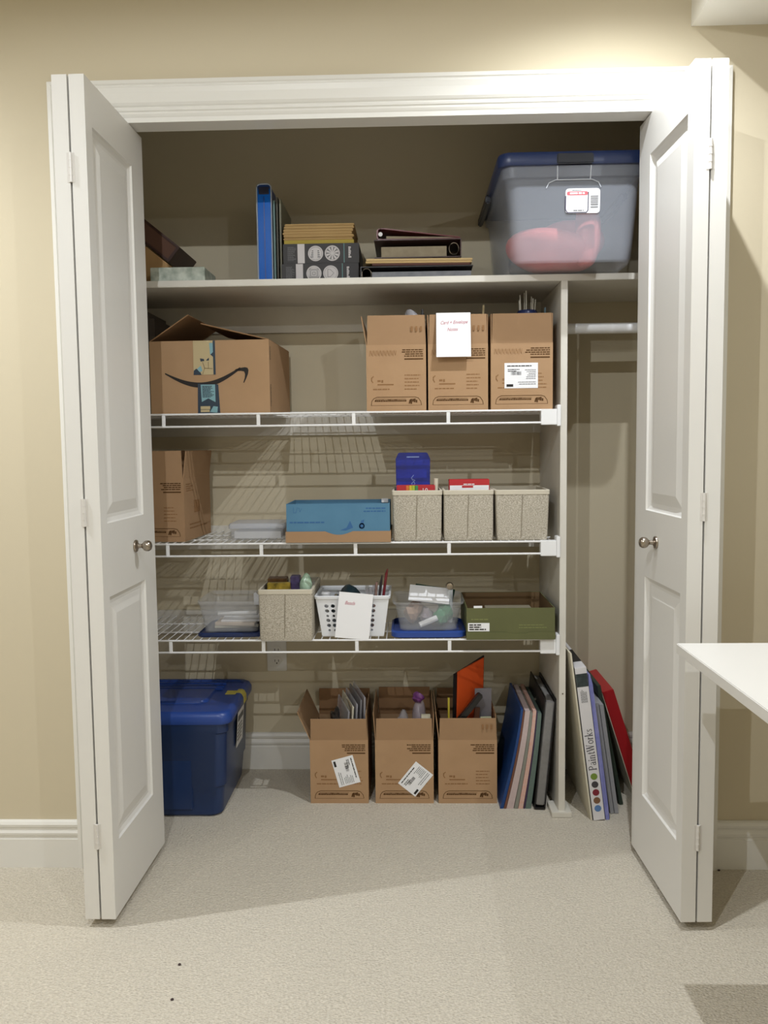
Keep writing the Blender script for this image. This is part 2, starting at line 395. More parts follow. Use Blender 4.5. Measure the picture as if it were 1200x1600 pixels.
for k, z in WZ.items():
    t = thing('wire_shelf', wl[k], 'wire shelf', (0, 0.32, z), 0, 'white wire shelves')
    for dz in (-.0035, -.041): MB().tube([(CX0+.002, 0, dz), (0.503, 0, dz)], 0.0032, 8).build('front_rail', WIRE, t, smooth=True)
    for xu in (-.70, -.408, -.116, .172): MB().box(xu-.0055, xu+.0055, -.002, .002, -.041, -.003).build('upright', WIRE, t, bevel=0.001)
    dk = MB(); x = CX0+0.012
    while x < 0.498: dk.tube([(x, 0.0, -.0015), (x, .385, -.0015)], 0.0015, 5); x += 0.0254
    dk = dk.build('deck_wires', WIRE, t, smooth=True); dk['kind'] = 'stuff'
    for yy in (.13, .26, .383): MB().tube([(CX0+.002, yy, -.0052), (0.503, yy, -.0052)], 0.0024, 6).build('cross_rod', WIRE, t, smooth=True)
    eb = MB().box(.452, .500, -.006, .022, -.048, -.0008); eb.box(.4995, .5105, -.010, .030, -.052, .012); eb.build('end_bracket', WIRE, t, bevel=0.0015)
    tag(MB().box(CX0, 0.511, CY-0.017, CY, z-.066, z+.018).build('wall_cleat', SHELFW, bevel=0.001), ['white cleat board on the wall behind the top wire shelf', 'white cleat board on the wall behind the middle wire shelf', 'white cleat board on the wall behind the lowest wire shelf'][k-1], 'cleat')
ot = thing('wall_outlet', 'white wall outlet below the lowest wire shelf', 'outlet', (-0.430, CY, 0.418))
MB().box(-.035, .035, -.006, 0, -.057, .057).build('cover_plate', WHITE, ot, bevel=0.002)
for dz in (-.020, .020):
    so = MB().lathe([(.0165, -.0085), (.0165, -.005)], (0, 0, dz), 'y').build('socket', WHITE, ot, smooth=True)
    pr = Print((0, -.0085, dz), lift=0.0003); pr.rect(-.0075, -.002, -.0055, .006); pr.rect(.0055, -.002, .0075, .006); pr.disc(0, -.007, .0025); pr.build('slots', BLACKINK, so)

# ------------------------------------------------------------------ desk
dk = thing('desk', 'white desk corner standing in front of the right door', 'desk', (1.31, -1.06, 0))
MB().box(-.70, .70, -.58, .572, .722, .744).build('desk_top', WHITE, dk, bevel=0.0015)
for xx in (-.36, .62):
    for yy in (-.5, .40): MB().box(xx-.02, xx+.02, yy-.02, yy+.02, 0, .722).build('leg', WHITE, dk, bevel=0.002)
    MB().box(xx-.015, xx+.015, -.48, .38, .68, .722).build('apron', WHITE, dk)

# ================================================================== OBJECT BUILDERS
def carton_body(wd, d, h, m, parent, t=0.004, name='body'):
    """open-top box, origin at base centre"""
    a, b = wd/2, d/2
    R = lambda x, y, z: [(-x,-y,z), (x,-y,z), (x,y,z), (-x,y,z)]
    return MB().loft([R(a,b,0), R(a,b,h), R(a-t,b-t,h), R(a-t,b-t,t)], True, True).build(name, m, parent)
def flap(parent, wd, d, h, side, ln, ang, m, t=0.003, inset=0.003, taper=0.0):
    """flap hinged on a top edge: ang 0 stands straight up, positive folds outward"""
    a, b = wd/2, d/2; s, c = math.sin(ang), math.cos(ang)
    if side in 'fb':
        sg = -1 if side == 'f' else 1; y0 = sg*(b-t/2)
        P = lambda u, k, q: (u, y0 + sg*(s*k + c*q), h + c*k - s*q); L = a-inset
    else:
        sg = -1 if side == 'l' else 1; x0 = sg*(a-t/2)
        P = lambda u, k, q: (x0 + sg*(s*k + c*q), u, h + c*k - s*q); L = b-inset
    vs = []
    for q in (-t/2, t/2): vs += [P(-L,0,q), P(L,0,q), P(L-taper,ln,q), P(-L+taper,ln,q)]
    return MB().add(vs, [(0,1,2,3), (4,7,6,5), (0,4,5,1), (1,5,6,2), (2,6,7,3), (3,7,4,0)]).build('flap', m, parent)
def carton_print(body, wd, d, h, seed, writing=True):
    """maker's print on the front face of the small cartons (it stands upside down)"""
    y = -d/2
    p = Print((-wd/2, y, 0)); k = wd/0.185
    p.lines(.100*k, .176*k, h-.016, .0032, 4, .0062, True, seed, (.72, 1.0)); p.rect(.118*k, h-.0455, .176*k, h-.0415)
    p.stroke([(.014*k,.017), (.016*k,.030), (.022*k,.038), (.032*k,.042), (.150*k,.042), (.160*k,.039), (.168*k,.028), (.170*k,.017)], .0016)
    p.stroke([(.014*k,.017), (.170*k,.017)], .0007)
    x = .026*k; rr = random.Random(5)
    while x < .120*k:
        ww = rr.uniform(.003,.006); p.rect(x, .0285, x+ww, .0285+rr.choice((.0045,.006,.005))); x += ww+.0008
    p.stroke([(.024*k,.029), (.030*k,.036), (.122*k,.0355)], .0009)
    for a0, b0, a1, b1 in ((.130,.022,.138,.034), (.136,.021,.141,.036), (.141,.028,.147,.036), (.146,.026,.152,.037), (.152,.025,.157,.033)): p.poly([(a0*k,b0), ((a0+.005)*k,b0), (a1*k,b1), ((a1-.005)*k,b1)])
    p.build('print', INK, body)
    f = Print((-wd/2, y, 0))
    f.stroke([(.022*k,.105), (.016*k,.100), (.016*k,.092), (.020*k,.086)], .003); f.rect(.034*k,.078,.084*k,.082); f.rect(.034*k,.088,.044*k,.094); f.rect(.046*k,.086,.052*k,.094)
    f.lines(.020*k, .100*k, .066, .0035, 1, .01, False, seed+3); f.lines(.118*k, .168*k, .108, .003, 5, .0105, False, seed+4)
    if writing:
        x = .010*k
        for q in range(8): f.stroke([(x, h-.034), (x+.003, h-.017), (x+.007, h-.032), (x+.009, h-.018)], .0012); x += .0105*k
    f.build('faint_print', INKF, body)
def ship_label(parent, y, cx, cz, lw, lh, ang, seed):
    ex = Vector((math.cos(ang), 0, math.sin(ang))); ez = Vector((-math.sin(ang), 0, math.cos(ang)))
    pl = Print((cx, y, cz), ex, ez, 0.0010); pl.rect(-lw/2, -lh/2, lw/2, lh/2); o = pl.build('label', PAPER, parent); o['label'] = 'white printed shipping label'
    q = Print((cx, y, cz), ex, ez, 0.0016); q.lines(-lw*.42, lw*.42, lh*.38, .003, 1, .01, False, seed, (.85,.95))
    rr = random.Random(seed)
    for i in range(9): a = -lw*.30+i*.0035; q.rect(a, lh*.02, a+rr.uniform(.0008,.0024), lh*.16)
    q.lines(-lw*.40, -lw*.05, lh*.24, .0022, 2, .005, False, seed+1); q.rect(-lw*.44, -lh*.44, -lw*.24, -lh*.34)
    q.build('label_print', BLACKINK, o)
    g = Print((cx, y, cz), ex, ez, 0.0016); g.lines(lw*.10, lw*.44, lh*.22, .0018, 6, .0052, True, seed+2); g.lines(-lw*.15, lw*.44, -lh*.26, .002, 2, .006, True, seed+5)
    g.build('fine_print', GREYINK, o)
def blob(center, rad, seed, amp=0.18, sub=3, flat=None):
    rr = random.Random(seed); bm = bmesh.new(); bmesh.ops.create_icosphere(bm, subdivisions=sub, radius=1.0)
    ph = [(rr.uniform(1.5,4.5), rr.uniform(1.5,4.5), rr.uniform(1.5,4.5), rr.uniform(0,6)) for _ in range(6)]
    mb = MB(); vs = []
    for v in bm.verts:
        s = 1 + amp*sum(math.sin(a*v.co.x+b*v.co.y+c*v.co.z+d) for a, b, c, d in ph)/2.2
        z = v.co.z*rad[2]*s
        if flat is not None: z = max(z, flat-center[2])
        vs.append((center[0]+v.co.x*rad[0]*s, center[1]+v.co.y*rad[1]*s, center[2]+z))
    bm.verts.index_update(); mb.add(vs, [[v.index for v in f.verts] for f in bm.faces]); bm.free()
    return mb
def slab(name, label, cat, m, loc, size, rot=(0,0,0), bevel=0.0, group=None):
    """one flat-sided mesh thing, origin at its lower front-left corner before rotation"""
    o = MB().box(0, size[0], 0, size[1], 0, size[2]).build(name, m, None, bevel)
    o.location = loc; o.rotation_euler = rot
    return tag(o, label, cat, group)

# ================================================================== BOARD SHELF
tag(MB().loft([rrect(0,0,.168,.15,.002,0,1), rrect(0,0,.168,.15,.002,.046,1)]).build('keepsake_box', mat('pale_marbled_paper', (206, 212, 200), 0.6, noise=(38, 0.35, (150, 160, 148))), None, 0.0015), 'flat pale green marbled box at the left end of the board shelf', 'box').location = (-.652, .425, SH)
tag(MB().prism([(-.90,.44,SH), (-.705,.44,SH), (-.705,.44,SH+.076), (-.77,.44,SH+.129), (-.90,.44,SH+.20)], (0,.20,0)).build('tan_envelope_bundle', mat('tan_card', (186, 148, 100), .8), None, .003), 'tan cardboard bundle under the dark brown album', 'box')
al = thing('photo_album', 'dark brown album leaning at a slant on the tan bundle', 'album', (-.7045, .44, SH+.081), rot=(0, math.radians(39.2), 0))
BRN = mat('dark_brown_leather', (74, 44, 34), .55, noise=(20, .8, (52, 32, 26)))
MB().box(-.20, 0, 0, .22, 0, .008).build('cover', BRN, al, .002); MB().box(-.20, 0, 0, .22, .052, .060).build('cover', BRN, al, .002)
MB().box(-.008, 0, 0, .22, .004, .056).build('spine', BRN, al, .002); MB().box(-.196, -.006, .004, .216, .008, .052).build('pages', mat('brown_pages', (96, 66, 52), .8), al)

# blue document case
dc = thing('document_case', 'glossy blue plastic document case standing upright', 'file case', (-.392, .42, SH))
def arch(wd, h, r, y, n=6):
    p = [(-wd/2, y, 0)]
    for k in range(n+1): a = PI - (PI/2)*k/n; p.append((-wd/2+r+r*math.cos(a), y, h-r+r*math.sin(a)))
    for k in range(n+1): a = PI/2 - (PI/2)*k/n; p.append((wd/2-r+r*math.cos(a), y, h-r+r*math.sin(a)))
    return p + [(wd/2, y, 0)]
BLUEG = mat('glossy_blue', (16, 104, 206), .15)
MB().prism(arch(.040, .298, .010, 0), (0, .24, 0)).build('pocket', BLUEG, dc)
MB().tube([(p[0], -.001, p[2]) for p in arch(.045, .309, .012, 0)], .0022, 6).build('rim', mat('clear_rim', (170,180,196), .2), dc, smooth=True)
MB().prism(arch(.045, .309, .012, .002), (0, .238, 0)).build('shell', mat('blue_shell', (30, 66, 130), .3), dc)
MB().box(-.016, .016, -.003, .0, .278, .300).build('top_tab', mat('cap_navy', (34, 36, 60), .4), dc, .001)  # dark navy cap at the top of the case
MB().box(-.0012, .0012, -.003, 0, .01, .27).build('seam', mat('seam_blue', (14, 60, 140), .3), dc)
MB().prism([(-.0265,.004,.225), (-.025,.004,.225), (-.0225,.004,.306), (-.024,.004,.306)], (0,.2,0)).build('loose_sheet', PAPER2, dc)
for i, (x, h, m, nm) in enumerate(((-.3660, .262, mat('teal_folder', (120,150,150), .6), 'pale teal folder standing next to the blue document case'), (-.3565, .272, mat('dark_folder', (84,80,70), .6), 'dark grey folder standing between the teal and olive folders'), (-.3465, .266, mat('olive_folder', (132,130,112), .6), 'olive grey folder standing beside the black boxes'))):
    slab('file_folder', nm, 'folder', m, (x, .43, SH), (.0055, .23, h), group='folders standing on the board shelf')

# black printed boxes
def puzzle_box(label, loc, wd, h, kind, seed):
    t = thing('black_printed_box', label, 'box', loc, 0, 'black printed boxes')
    b = MB().box(-wd/2, wd/2, 0, .235, 0, h).build('carton', DARKCARD, t, .001)
    p = Print((-wd/2, 0, 0)); p.lines(.014, .042, h-.010, .0014, 15, .0029, False, seed, (.6,1)); p.build('small_print', GREYINK, b)
    p = Print((-wd/2, 0, 0)); p.rect(.045, .001, .067, h-.001); p.disc(.101, h/2, .0235, 28); p.disc(.153, h/2, .0235, 28); p.build('white_print', SILVERINK, b)
    p = Print((-wd/2, 0, 0), lift=.001); p.ring(.101, h/2, .0195, .0008); p.ring(.153, h/2, .0195, .0008)
    if kind == 0:
        for k in range(10):
            a = 2*PI*k/10; p.poly([(.153+.004*math.cos(a), h/2+.004*math.sin(a)), (.153+.019*math.cos(a-.13), h/2+.019*math.sin(a-.13)), (.153+.019*math.cos(a+.13), h/2+.019*math.sin(a+.13))])
        for q in range(4): p.rect(.086+.0012*q, h/2-.012+.006*q, .094, h/2-.009+.006*q); p.rect(.107, h/2-.012+.006*q, .115-.001*q, h/2-.009+.006*q)
    else:
        for s_ in (.013, .0095, .004): p.stroke([(.101-s_, h/2-s_), (.101+s_, h/2-s_), (.101+s_, h/2+s_), (.101-s_, h/2+s_)], .0014, True)
        p.stroke([(.144, h/2-.012), (.144, h/2+.012), (.152, h/2+.011), (.163, h/2), (.152, h/2-.011)], .0012, True)
    p.build('motif_print', GREYINK, b)
    p = Print((-wd/2, 0, 0)); p.rect(.188, .001, .191, h-.001); p.build('teal_stripe', TEALINK, b)
    p = Print((-wd/2, 0, 0)); z = .016
    for ww in (.0075, .0045, .006, .0065, .005, .0065): p.rect(.203, z, .203+ww*1.2, z+.0042); z += .0058
    p.build('end_print', SILVERINK, b)
    return t
puzzle_box('lower of the two black printed boxes, directly on the board shelf', (-.219, .40, SH), .240, .0605, 1, 3)
puzzle_box('upper of the two black printed boxes, under the envelopes', (-.215, .40, SH+.0605), .236, .0605, 0, 4)
ENV = mat('manila', (190, 158, 106), .8, noise=(12, .8, (176, 144, 94)))
ez = SH+.121
slab('yellow_pad', 'yellow paper pad under the tan envelopes', 'paper pad', mat('yellow_pad_paper', (176, 156, 70), .8), (-.330, .405, ez), (.217, .20, .012), bevel=.001); ez += .012
for i in range(6):
    dx = random.uniform(-.003, .003); hh = random.uniform(.0075, .0095)
    e = slab('padded_envelope', ['lowest tan envelope, on the yellow pad', 'second tan envelope from the bottom of the pile', 'third tan envelope from the bottom of the pile', 'third tan envelope from the top of the pile', 'second tan envelope from the top of the pile', 'topmost tan envelope of the pile on the black boxes'][i], 'envelope', ENV, (-.331+dx, .402+random.uniform(0,.006), ez), (.219+random.uniform(-.004,.003), .20, hh), bevel=.0022, group='tan envelopes piled on the black boxes'); ez += hh

# binders and folders
def binder(name, label, loc, wd, d, h, cover, pages, spine, roty=0.0, rings=True):
    t = thing(name, label, 'binder', loc, rot=(0, roty, 0))
    MB().box(0, wd, 0, d, 0, .003).build('cover', cover, t, .001); MB().box(0, wd, 0, d, h-.003, h).build('cover', cover, t, .001)
    xs = (0, .003) if spine == 'l' else (wd-.003, wd)
    MB().box(xs[0], xs[1], 0, d, .002, h-.002).build('spine', cover, t)
    a, b = (.035, wd-.006) if spine == 'l' else (.022, wd-.045)
    MB().box(a, b, .006, d-.006, .003, h*.62).build('pages', pages, t)
    if rings:
        cx = .018 if spine == 'l' else wd-.022
        for yy in (.012, d*.5, d-.03): MB().tube([(cx+.015*math.cos(2*PI*k/14), yy, h*.5+min(.018, h*.44)*math.sin(2*PI*k/14)) for k in range(15)], .0016, 6, False).build('ring', NICKEL, t, smooth=True)
    return t
DB = mat('black_vinyl', (44, 42, 44), .45); MAR = mat('maroon_vinyl', (66, 38, 36), .4); RED = mat('dark_red_vinyl', (104, 24, 26), .35)
PG = mat('page_stack', (168, 156, 132), .8, noise=(60, 1, (132, 120, 100)))
binder('ring_binder', 'black ring binder at the bottom of the binder pile', (-.092, .37, SH), .345, .27, .042, DB, mat('grey_pages', (150,152,158), .7, noise=(50,1,(110,112,120))), 'l')
for i, (dx, m, l, nm) in enumerate(((.02, mat('maroon_folder', (92, 56, 48), .7), .30, 'maroon folder just above the black ring binder'), (-.0, mat('manila_a', (206, 176, 124), .8), .325, 'lower manila folder in the binder pile'), (.002, mat('manila_b', (214, 186, 136), .8), .325, 'upper manila folder right under the maroon binder'))):
    slab('paper_folder', nm, 'folder', m, (-.076+dx, .372, SH+.0448+.0072*i), (l, .26, .0065), (0, math.radians(0.4), 0), .0008, 'folders in the binder pile')
binder('ring_binder', 'maroon ring binder full of pages on the manila folders', (-.050, .385, SH+.0695), .268, .26, .056, MAR, PG, 'r')
rb = thing('ring_binder', 'dark red wedge shaped binder on top of the binder pile', 'binder', (-.042, .39, SH+.1255))
MB().prism([(.02,0,.0), (.256,0,.0), (.256,0,.003), (.02,0,.003)], (0,.25,0)).build('cover', RED, rb)
MB().prism([(.006,0,.034), (.02,0,.036), (.257,0,.006), (.257,0,.003), (.02,0,.0325)], (0,.25,0)).build('cover', RED, rb)
MB().prism([(0,0,.006), (.004,0,.0), (.02,0,.0), (.02,0,.003), (.006,0,.004), (.004,0,.010), (.005,0,.030), (.012,0,.034), (.006,0,.034), (0,0,.028)], (0,.25,0)).build('spine', RED, rb)
MB().prism([(.03,0.004,.0032), (.25,0.004,.0032), (.25,0.004,.006), (.03,0.004,.012)], (0,.24,0)).build('pages', PG, rb)
MB().lathe([(.001,-.0015),(.0065,-.0015),(.0065,.001)], (.012, 0, .017), 'y').build('finger_hole', PAPER, rb, smooth=True)

# big clear tote with navy lid
tt = thing('storage_tote', 'clear storage tote with navy lid on the board shelf', 'storage tote', (.512, .4125, SH))
def tub_rings(prof, r):
    return [rrect(0, 0, wx, wy, r, z) for wx, wy, z in prof]
outer = [(.330,.495,0), (.338,.505,.012), (.346,.514,.05), (.372,.536,.215), (.376,.540,.222), (.392,.552,.226), (.398,.558,.268)]
inner = [(.390,.550,.268), (.384,.544,.230), (.368,.532,.216), (.338,.506,.05), (.328,.494,.006)]
MB().loft(tub_rings(outer, .035)+tub_rings(inner, .032)).build('tub', CLEARG, tt, smooth=True)
lid = [(.402,.562,.256), (.414,.574,.256), (.418,.578,.262), (.418,.578,.282), (.412,.572,.290), (.396,.556,.290), (.390,.550,.284), (.36,.52,.284)]
tl = MB().loft(tub_rings(lid, .035)).build('lid', NAVY, tt, smooth=True)
MB().box(-.050, .050, -.2925, -.276, .256, .284).build('lid_notch', NAVYD, tl, .003)
for sx in (-1, 1): MB().box(sx*.209-.008, sx*.209+.008, .0, .285, .236, .262).build('latch_handle', NAVYD, tl, .004)
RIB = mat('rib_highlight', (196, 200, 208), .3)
fy = lambda z: -(.257 + (z-.05)*(.268-.257)/.165) - .0012
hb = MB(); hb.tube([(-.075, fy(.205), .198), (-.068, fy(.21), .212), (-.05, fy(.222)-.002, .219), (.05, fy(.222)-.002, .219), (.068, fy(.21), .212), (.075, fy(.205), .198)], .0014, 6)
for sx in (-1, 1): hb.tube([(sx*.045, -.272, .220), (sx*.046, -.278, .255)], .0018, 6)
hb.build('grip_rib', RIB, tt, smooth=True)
sz = 0.166; yl = fy(.17)-.001; slope = Vector((0, -.011/.165, 1))
p = Print((0, fy(.13), .13), (1,0,0), slope, .0012)
def rr2(a0, b0, a1, b1, r):
    pts = []
    for cx, cy, s0 in ((a1-r,b1-r,0), (a0+r,b1-r,PI/2), (a0+r,b0+r,PI), (a1-r,b0+r,1.5*PI)):
        pts += [(cx+r*math.cos(s0+PI/2*k/4), cy+r*math.sin(s0+PI/2*k/4)) for k in range(5)]
    return pts
p.poly(rr2(-.022, .0, .073, .066, .009)); lb = p.build('label', PAPER, tt); lb['label'] = 'white product label with a red band'
p = Print((0, fy(.13), .13), (1,0,0), slope, .0018); p.stroke([(-.0215,.046), (-.0215,.010), (-.016,.002), (.036,.002), (.0405,.008), (.0405,.056)], .0026); p.build('label_edge', mat('navy_ink', (48,44,72), .6), lb)
p = Print((0, fy(.13), .13), (1,0,0), slope, .0018); p.poly(rr2(-.018,.048,.039,.058,.0035)); p.build('red_band', mat('red_print', (206,96,106), .6), lb)
p = Print((0, fy(.13), .13), (1,0,0), slope, .0024); p.lines(-.010, .032, .053, .0048, 1, .01, False, 8, (.95,1)); p.build('band_print', PAPER, lb)
p = Print((0, fy(.13), .13), (1,0,0), slope, .0018); rr = random.Random(2); zz = .014
while zz < .046: hh = rr.uniform(.0012,.0036); p.rect(.047, zz, .068, zz+hh); zz += hh+rr.uniform(.0012,.002)
p.lines(.0, .030, .0075, .003, 1, .01, False, 5, (.95,1)); p.lines(-.004, .022, .061, .0018, 1, .01, False, 6, (.95,1)); p.build('barcode', GREYINK, lb)
PINK = mat('pink_cloth', (226, 128, 124), .9, noise=(16, .8, (206, 106, 104)))
ck = blob((.505, .335, SH+.074), (.125, .11, .072), 3, .16, 4, SH+.010); cq = blob((.578, .27, SH+.095), (.040, .05, .090), 5, .10, 3, SH+.010); ck.add(cq.v, cq.f)
tag(ck.build('pink_cloth', PINK, None, smooth=True), 'crumpled pink cloth inside the clear tote', 'cloth')
tag(blob((.50, .55, SH+.10), (.12, .07, .09), 9, .14, 3, SH+.010).build('grey_cloth', mat('grey_cloth', (120,124,132), .9), None, smooth=True), 'grey cloth behind the pink one in the tote', 'cloth')

# ================================================================== TOP WIRE SHELF
Z1 = WZ[1]
am = thing('shipping_carton', 'large shipping carton printed with a curved smile arrow', 'carton', (-.552, .510, Z1), math.radians(-2.2))
AW, AD, AH = .372, .345, .222
ab = carton_body(AW, AD, AH, KRAFT, am)
flap(am, AW, AD, AH, 'l', .145, math.radians(-57), KIN); flap(am, AW, AD, AH, 'r', .215, math.radians(-76), KIN)
flap(am, AW, AD, AH, 'b', .10, math.radians(-89), KIN)
p = Print((-AW/2, -AD/2, 0)); n = 26; top = []; bot = []
for k in range(n+1):
    u = k/n; x = .047 + .235*u; zc = .128 - .048*math.sin(PI*min(1,(u*.93+.03)))**1.0 + .014*u
    hw = .0012 + .0068*math.sin(PI*min(1, u*.86+.04))
    top.append((x, zc+hw)); bot.append((x, zc-hw))
for k in range(n): p.poly([bot[k], bot[k+1], top[k+1], top[k]])
ah = [(.262,.127), (.268,.133), (.282,.137), (.297,.139), (.305,.137), (.308,.130), (.306,.118), (.300,.104), (.293,.091), (.291,.093), (.296,.107), (.297,.119), (.294,.126), (.284,.128)]
p.poly(ah[:7][::1] + [(.297,.119), (.294,.126), (.284,.128)]); p.poly([(.306,.118), (.300,.104), (.293,.091), (.291,.093), (.296,.107), (.297,.119)])
p.build('smile_print', BLACKINK, ab)
TAPE = mat('printed_tape', (44, 58, 74), .4); TEAL = mat('tape_teal', (128, 170, 178), .45); KR2 = mat('torn_tape', (190, 172, 132), .6)
p = Print((-AW/2, -AD/2, 0), lift=.0009); p.poly([(.147,.0), (.217,.0), (.213,.088), (.149,.091)]); tp = p.build('tape', TAPE, am)
p = Print((-AW/2, -AD/2, 0), lift=.0014); p.poly([(.158,.088), (.203,.088), (.203,.034), (.181,.046), (.160,.035)]); p.poly([(.185,.004), (.208,.002), (.210,.020), (.196,.022)]); p.build('tape_banner', TEAL, tp)
p = Print((-AW/2, -AD/2, 0), lift=.0018); p.lines(.163, .199, .083, .0020, 11, .0033, False, 12, (.7,1)); p.build('tape_print', TAPE, tp)
p = Print((-AW/2, -AD/2, 0), lift=.0018); p.rect(.156,.004,.184,.011); p.rect(.156,.0125,.186,.022); p.build('tape_parcel', KR2, tp)
p = Print((-AW/2, -AD/2, 0), lift=.0009); p.rect(.137,.118,.206,.2215); tq = p.build('tape', KR2, am)
p = Print((-AW/2, -AD/2, 0), lift=.0014); p.rect(.199,.118,.206,.2215); p.poly([(.199,.186),(.199,.172),(.190,.180)]); p.poly([(.137,.118),(.162,.118),(.156,.130),(.146,.137),(.138,.131)]); p.poly([(.158,.168),(.170,.166),(.172,.160),(.160,.158)]); p.poly([(.176,.161),(.186,.170),(.186,.161)]); p.build('tape_navy', TAPE, tq)
p = Print((-AW/2, -AD/2, 0), lift=.0016); p.poly([(.188,.214),(.199,.214),(.199,.186),(.190,.178)]); p.poly([(.148,.136),(.160,.146),(.165,.130),(.156,.126)]); p.build('tape_teal', TEAL, tq)
p = Print((-AW/2, -AD/2, 0), lift=.0016); p.stroke([(.166,.156),(.172,.138),(.196,.136)], .0012); p.stroke([(.184,.157),(.184,.137)], .001); p.stroke([(.172,.138),(.165,.119)], .001); p.build('tape_lines', INK, tq)
p = Print((AW/2, -AD/2, 0), (0,1,0)); p.lines(.012, .022, .200, .003, 9, .0045, False, 9); p.lines(.012, .022, .085, .003, 15, .0045, False, 10); p.build('side_print', BLACKINK, ab)
slab('brown_case', 'dark brown case behind the smile-printed carton', 'box', mat('dark_case', (72, 62, 52), .6), (-.925, .44, Z1), (.165, .24, .33), bevel=.02)

CW, CD, CH = .182, .30, .2
def craft(name, label, loc, rotz, flaps, seed, group, m=KRAFT, wd=CW, writing=True, d=CD, h=CH):
    t = thing(name, label, 'carton', loc, rotz, group)
    b = carton_body(wd, d, h, m, t)
    for sd, ln, an in flaps:
        f = flap(t, wd, d, h, sd, ln, math.radians(an), KIN if sd == 'b' else KRAFT2, taper=.002 if sd in 'fb' else 0)
        if sd == 'f' and writing is not None and seed % 2:
            p = Print((0, -d/2-math.sin(math.radians(an))*.045-.002, h+.045), lift=.0015)
            for q in range(3): p.rect(.045+.014*q, -.006, .051+.014*q, .009)
            p.build('flap_print', INKF, f)
    carton_print(b, wd, d, h, seed, bool(writing))
    return t
G1 = 'small cartons on the top wire shelf'
yb = .333 + CD/2
craft('craft_carton', 'small open carton left of the one with the paper note', (.015, yb, Z1), 0, [('f',.088,1), ('l',.088,10), ('r',.088,-2), ('b',.085,4)], 11, G1)
craft('craft_carton', 'small open carton with a white paper note hung on its flap', (.203, yb, Z1), 0, [('f',.088,1), ('l',.088,1), ('r',.088,0), ('b',.085,4)], 13, G1)
c3 = craft('craft_carton', 'small open carton with a white label beside the partition', (.396, yb, Z1), 0, [('f',.088,2), ('l',.088,0), ('r',.088,0), ('b',.085,4)], 14, G1, wd=.187)
ship_label(c3, -CD/2, -.002, .102, .101, .076, .0, 21)
# folded paper note over the flap
nt = thing('paper_note', 'white handwritten note hung over the middle carton flap', 'note', (.189, .3305, Z1+.292))
nl = [(-.006, 0)]; NA = math.radians(10)
mbn = MB(); mbn.prism([(-.0515,-.0035,0), (.0515,-.0035,0), (.0515,-.0035-.136*math.sin(NA),-.136*math.cos(NA)), (-.0525,-.0035-.136*math.sin(NA),-.136*math.cos(NA))], (0,-.0006,0))
mbn.prism([(-.0515,-.004,-.0006), (.0515,-.004,-.0006), (.0515,.011,-.0006), (-.0515,.011,-.0006)], (0,0,.0006)); mbn.prism([(-.0515,.011,-.04), (.0515,.011,-.04), (.0515,.011,0), (-.0515,.011,0)], (0,.0006,0))
nts = mbn.build('sheet', PAPER, nt)
ezn = Vector((0, math.sin(NA), math.cos(NA)))
o0 = Vector((0, -.0041, 0)) - ezn*.036
text_mesh('handwriting', 'Card + Envelope', .0150, o0 + Vector((-.040,0,0)), (1,0,.03), ezn, REDINK, nt, .35, sx=.80)
text_mesh('handwriting', 'Notes', .0150, o0 - ezn*.021 + Vector((-.020,0,0)), (1,0,.03), ezn, REDINK, nt, .35, sx=.85)
# things poking out of the cartons
tag(blob((.064, .40, Z1+.262), (.026, .03, .05), 4, .12, 3).build('plastic_bag', BAG, None, smooth=True), 'clear plastic bag poking out of the left craft carton', 'bag')
tag(MB().tube([(.097,.37,Z1+.02), (.0965,.365,Z1+.285), (.0965,.365,Z1+.31)], [.006,.006,.003], 10).build('marker_pen', BLACKP, None, smooth=True), 'dark marker pen standing in the left craft carton', 'pen')
tag(MB().tube([(.292-.02,.42,Z1+.02), (.287,.40,Z1+.325)], .0035, 8).build('wooden_dowel', mat('pale_wood', (176,158,120), .7), None, smooth=True), 'thin wooden dowel standing in the carton with the note', 'dowel')
jr = thing('brush_jar', 'navy jar holding pale sticks in the right craft carton', 'jar', (.425, .43, Z1+.010))
MB().lathe([(.030,0), (.033,.004), (.033,.292), (.029,.300), (.027,.298), (.027,.01)], (0,0,0)).build('jar', mat('navy_glass', (34,44,84), .25), jr, smooth=True)
for i in range(7):
    a = 2*PI*i/7; MB().tube([(.010*math.cos(a), .010*math.sin(a), .05), (.026*math.cos(a), .022*math.sin(a), .335+.012*(i % 3))], .0018, 6).build('stick', mat('pale_stick', (196,190,176), .7), jr, smooth=True)
tag(MB().tube([(.470,.40,Z1+.02), (.474,.385,Z1+.312)], .003, 8).build('paint_brush_handle', mat('teal_handle', (74,96,104), .5), None, smooth=True), 'thin dark teal rod beside the brush jar', 'rod')

# ================================================================== MIDDLE WIRE SHELF
Z2 = WZ[2]
k2 = craft('craft_carton', 'small open carton alone at the left of the middle wire shelf', (-.738, .505, Z2), math.radians(-3), [('f',.086,1), ('r',.086,7), ('b',.086,2), ('l',.086,3)], 10, 'small cartons on the middle wire shelf', m=KRAFT2, d=.285, writing=False)
p = Print((CW/2, -.285/2, 0), (0,1,0)); p.lines(.02,.10,CH-.02,.003,4,.007,False,31); p.rect(.10,.085,.16,.125); p.lines(.05,.24,.05,.004,2,.012,False,32); p.build('side_print', INKF, k2)
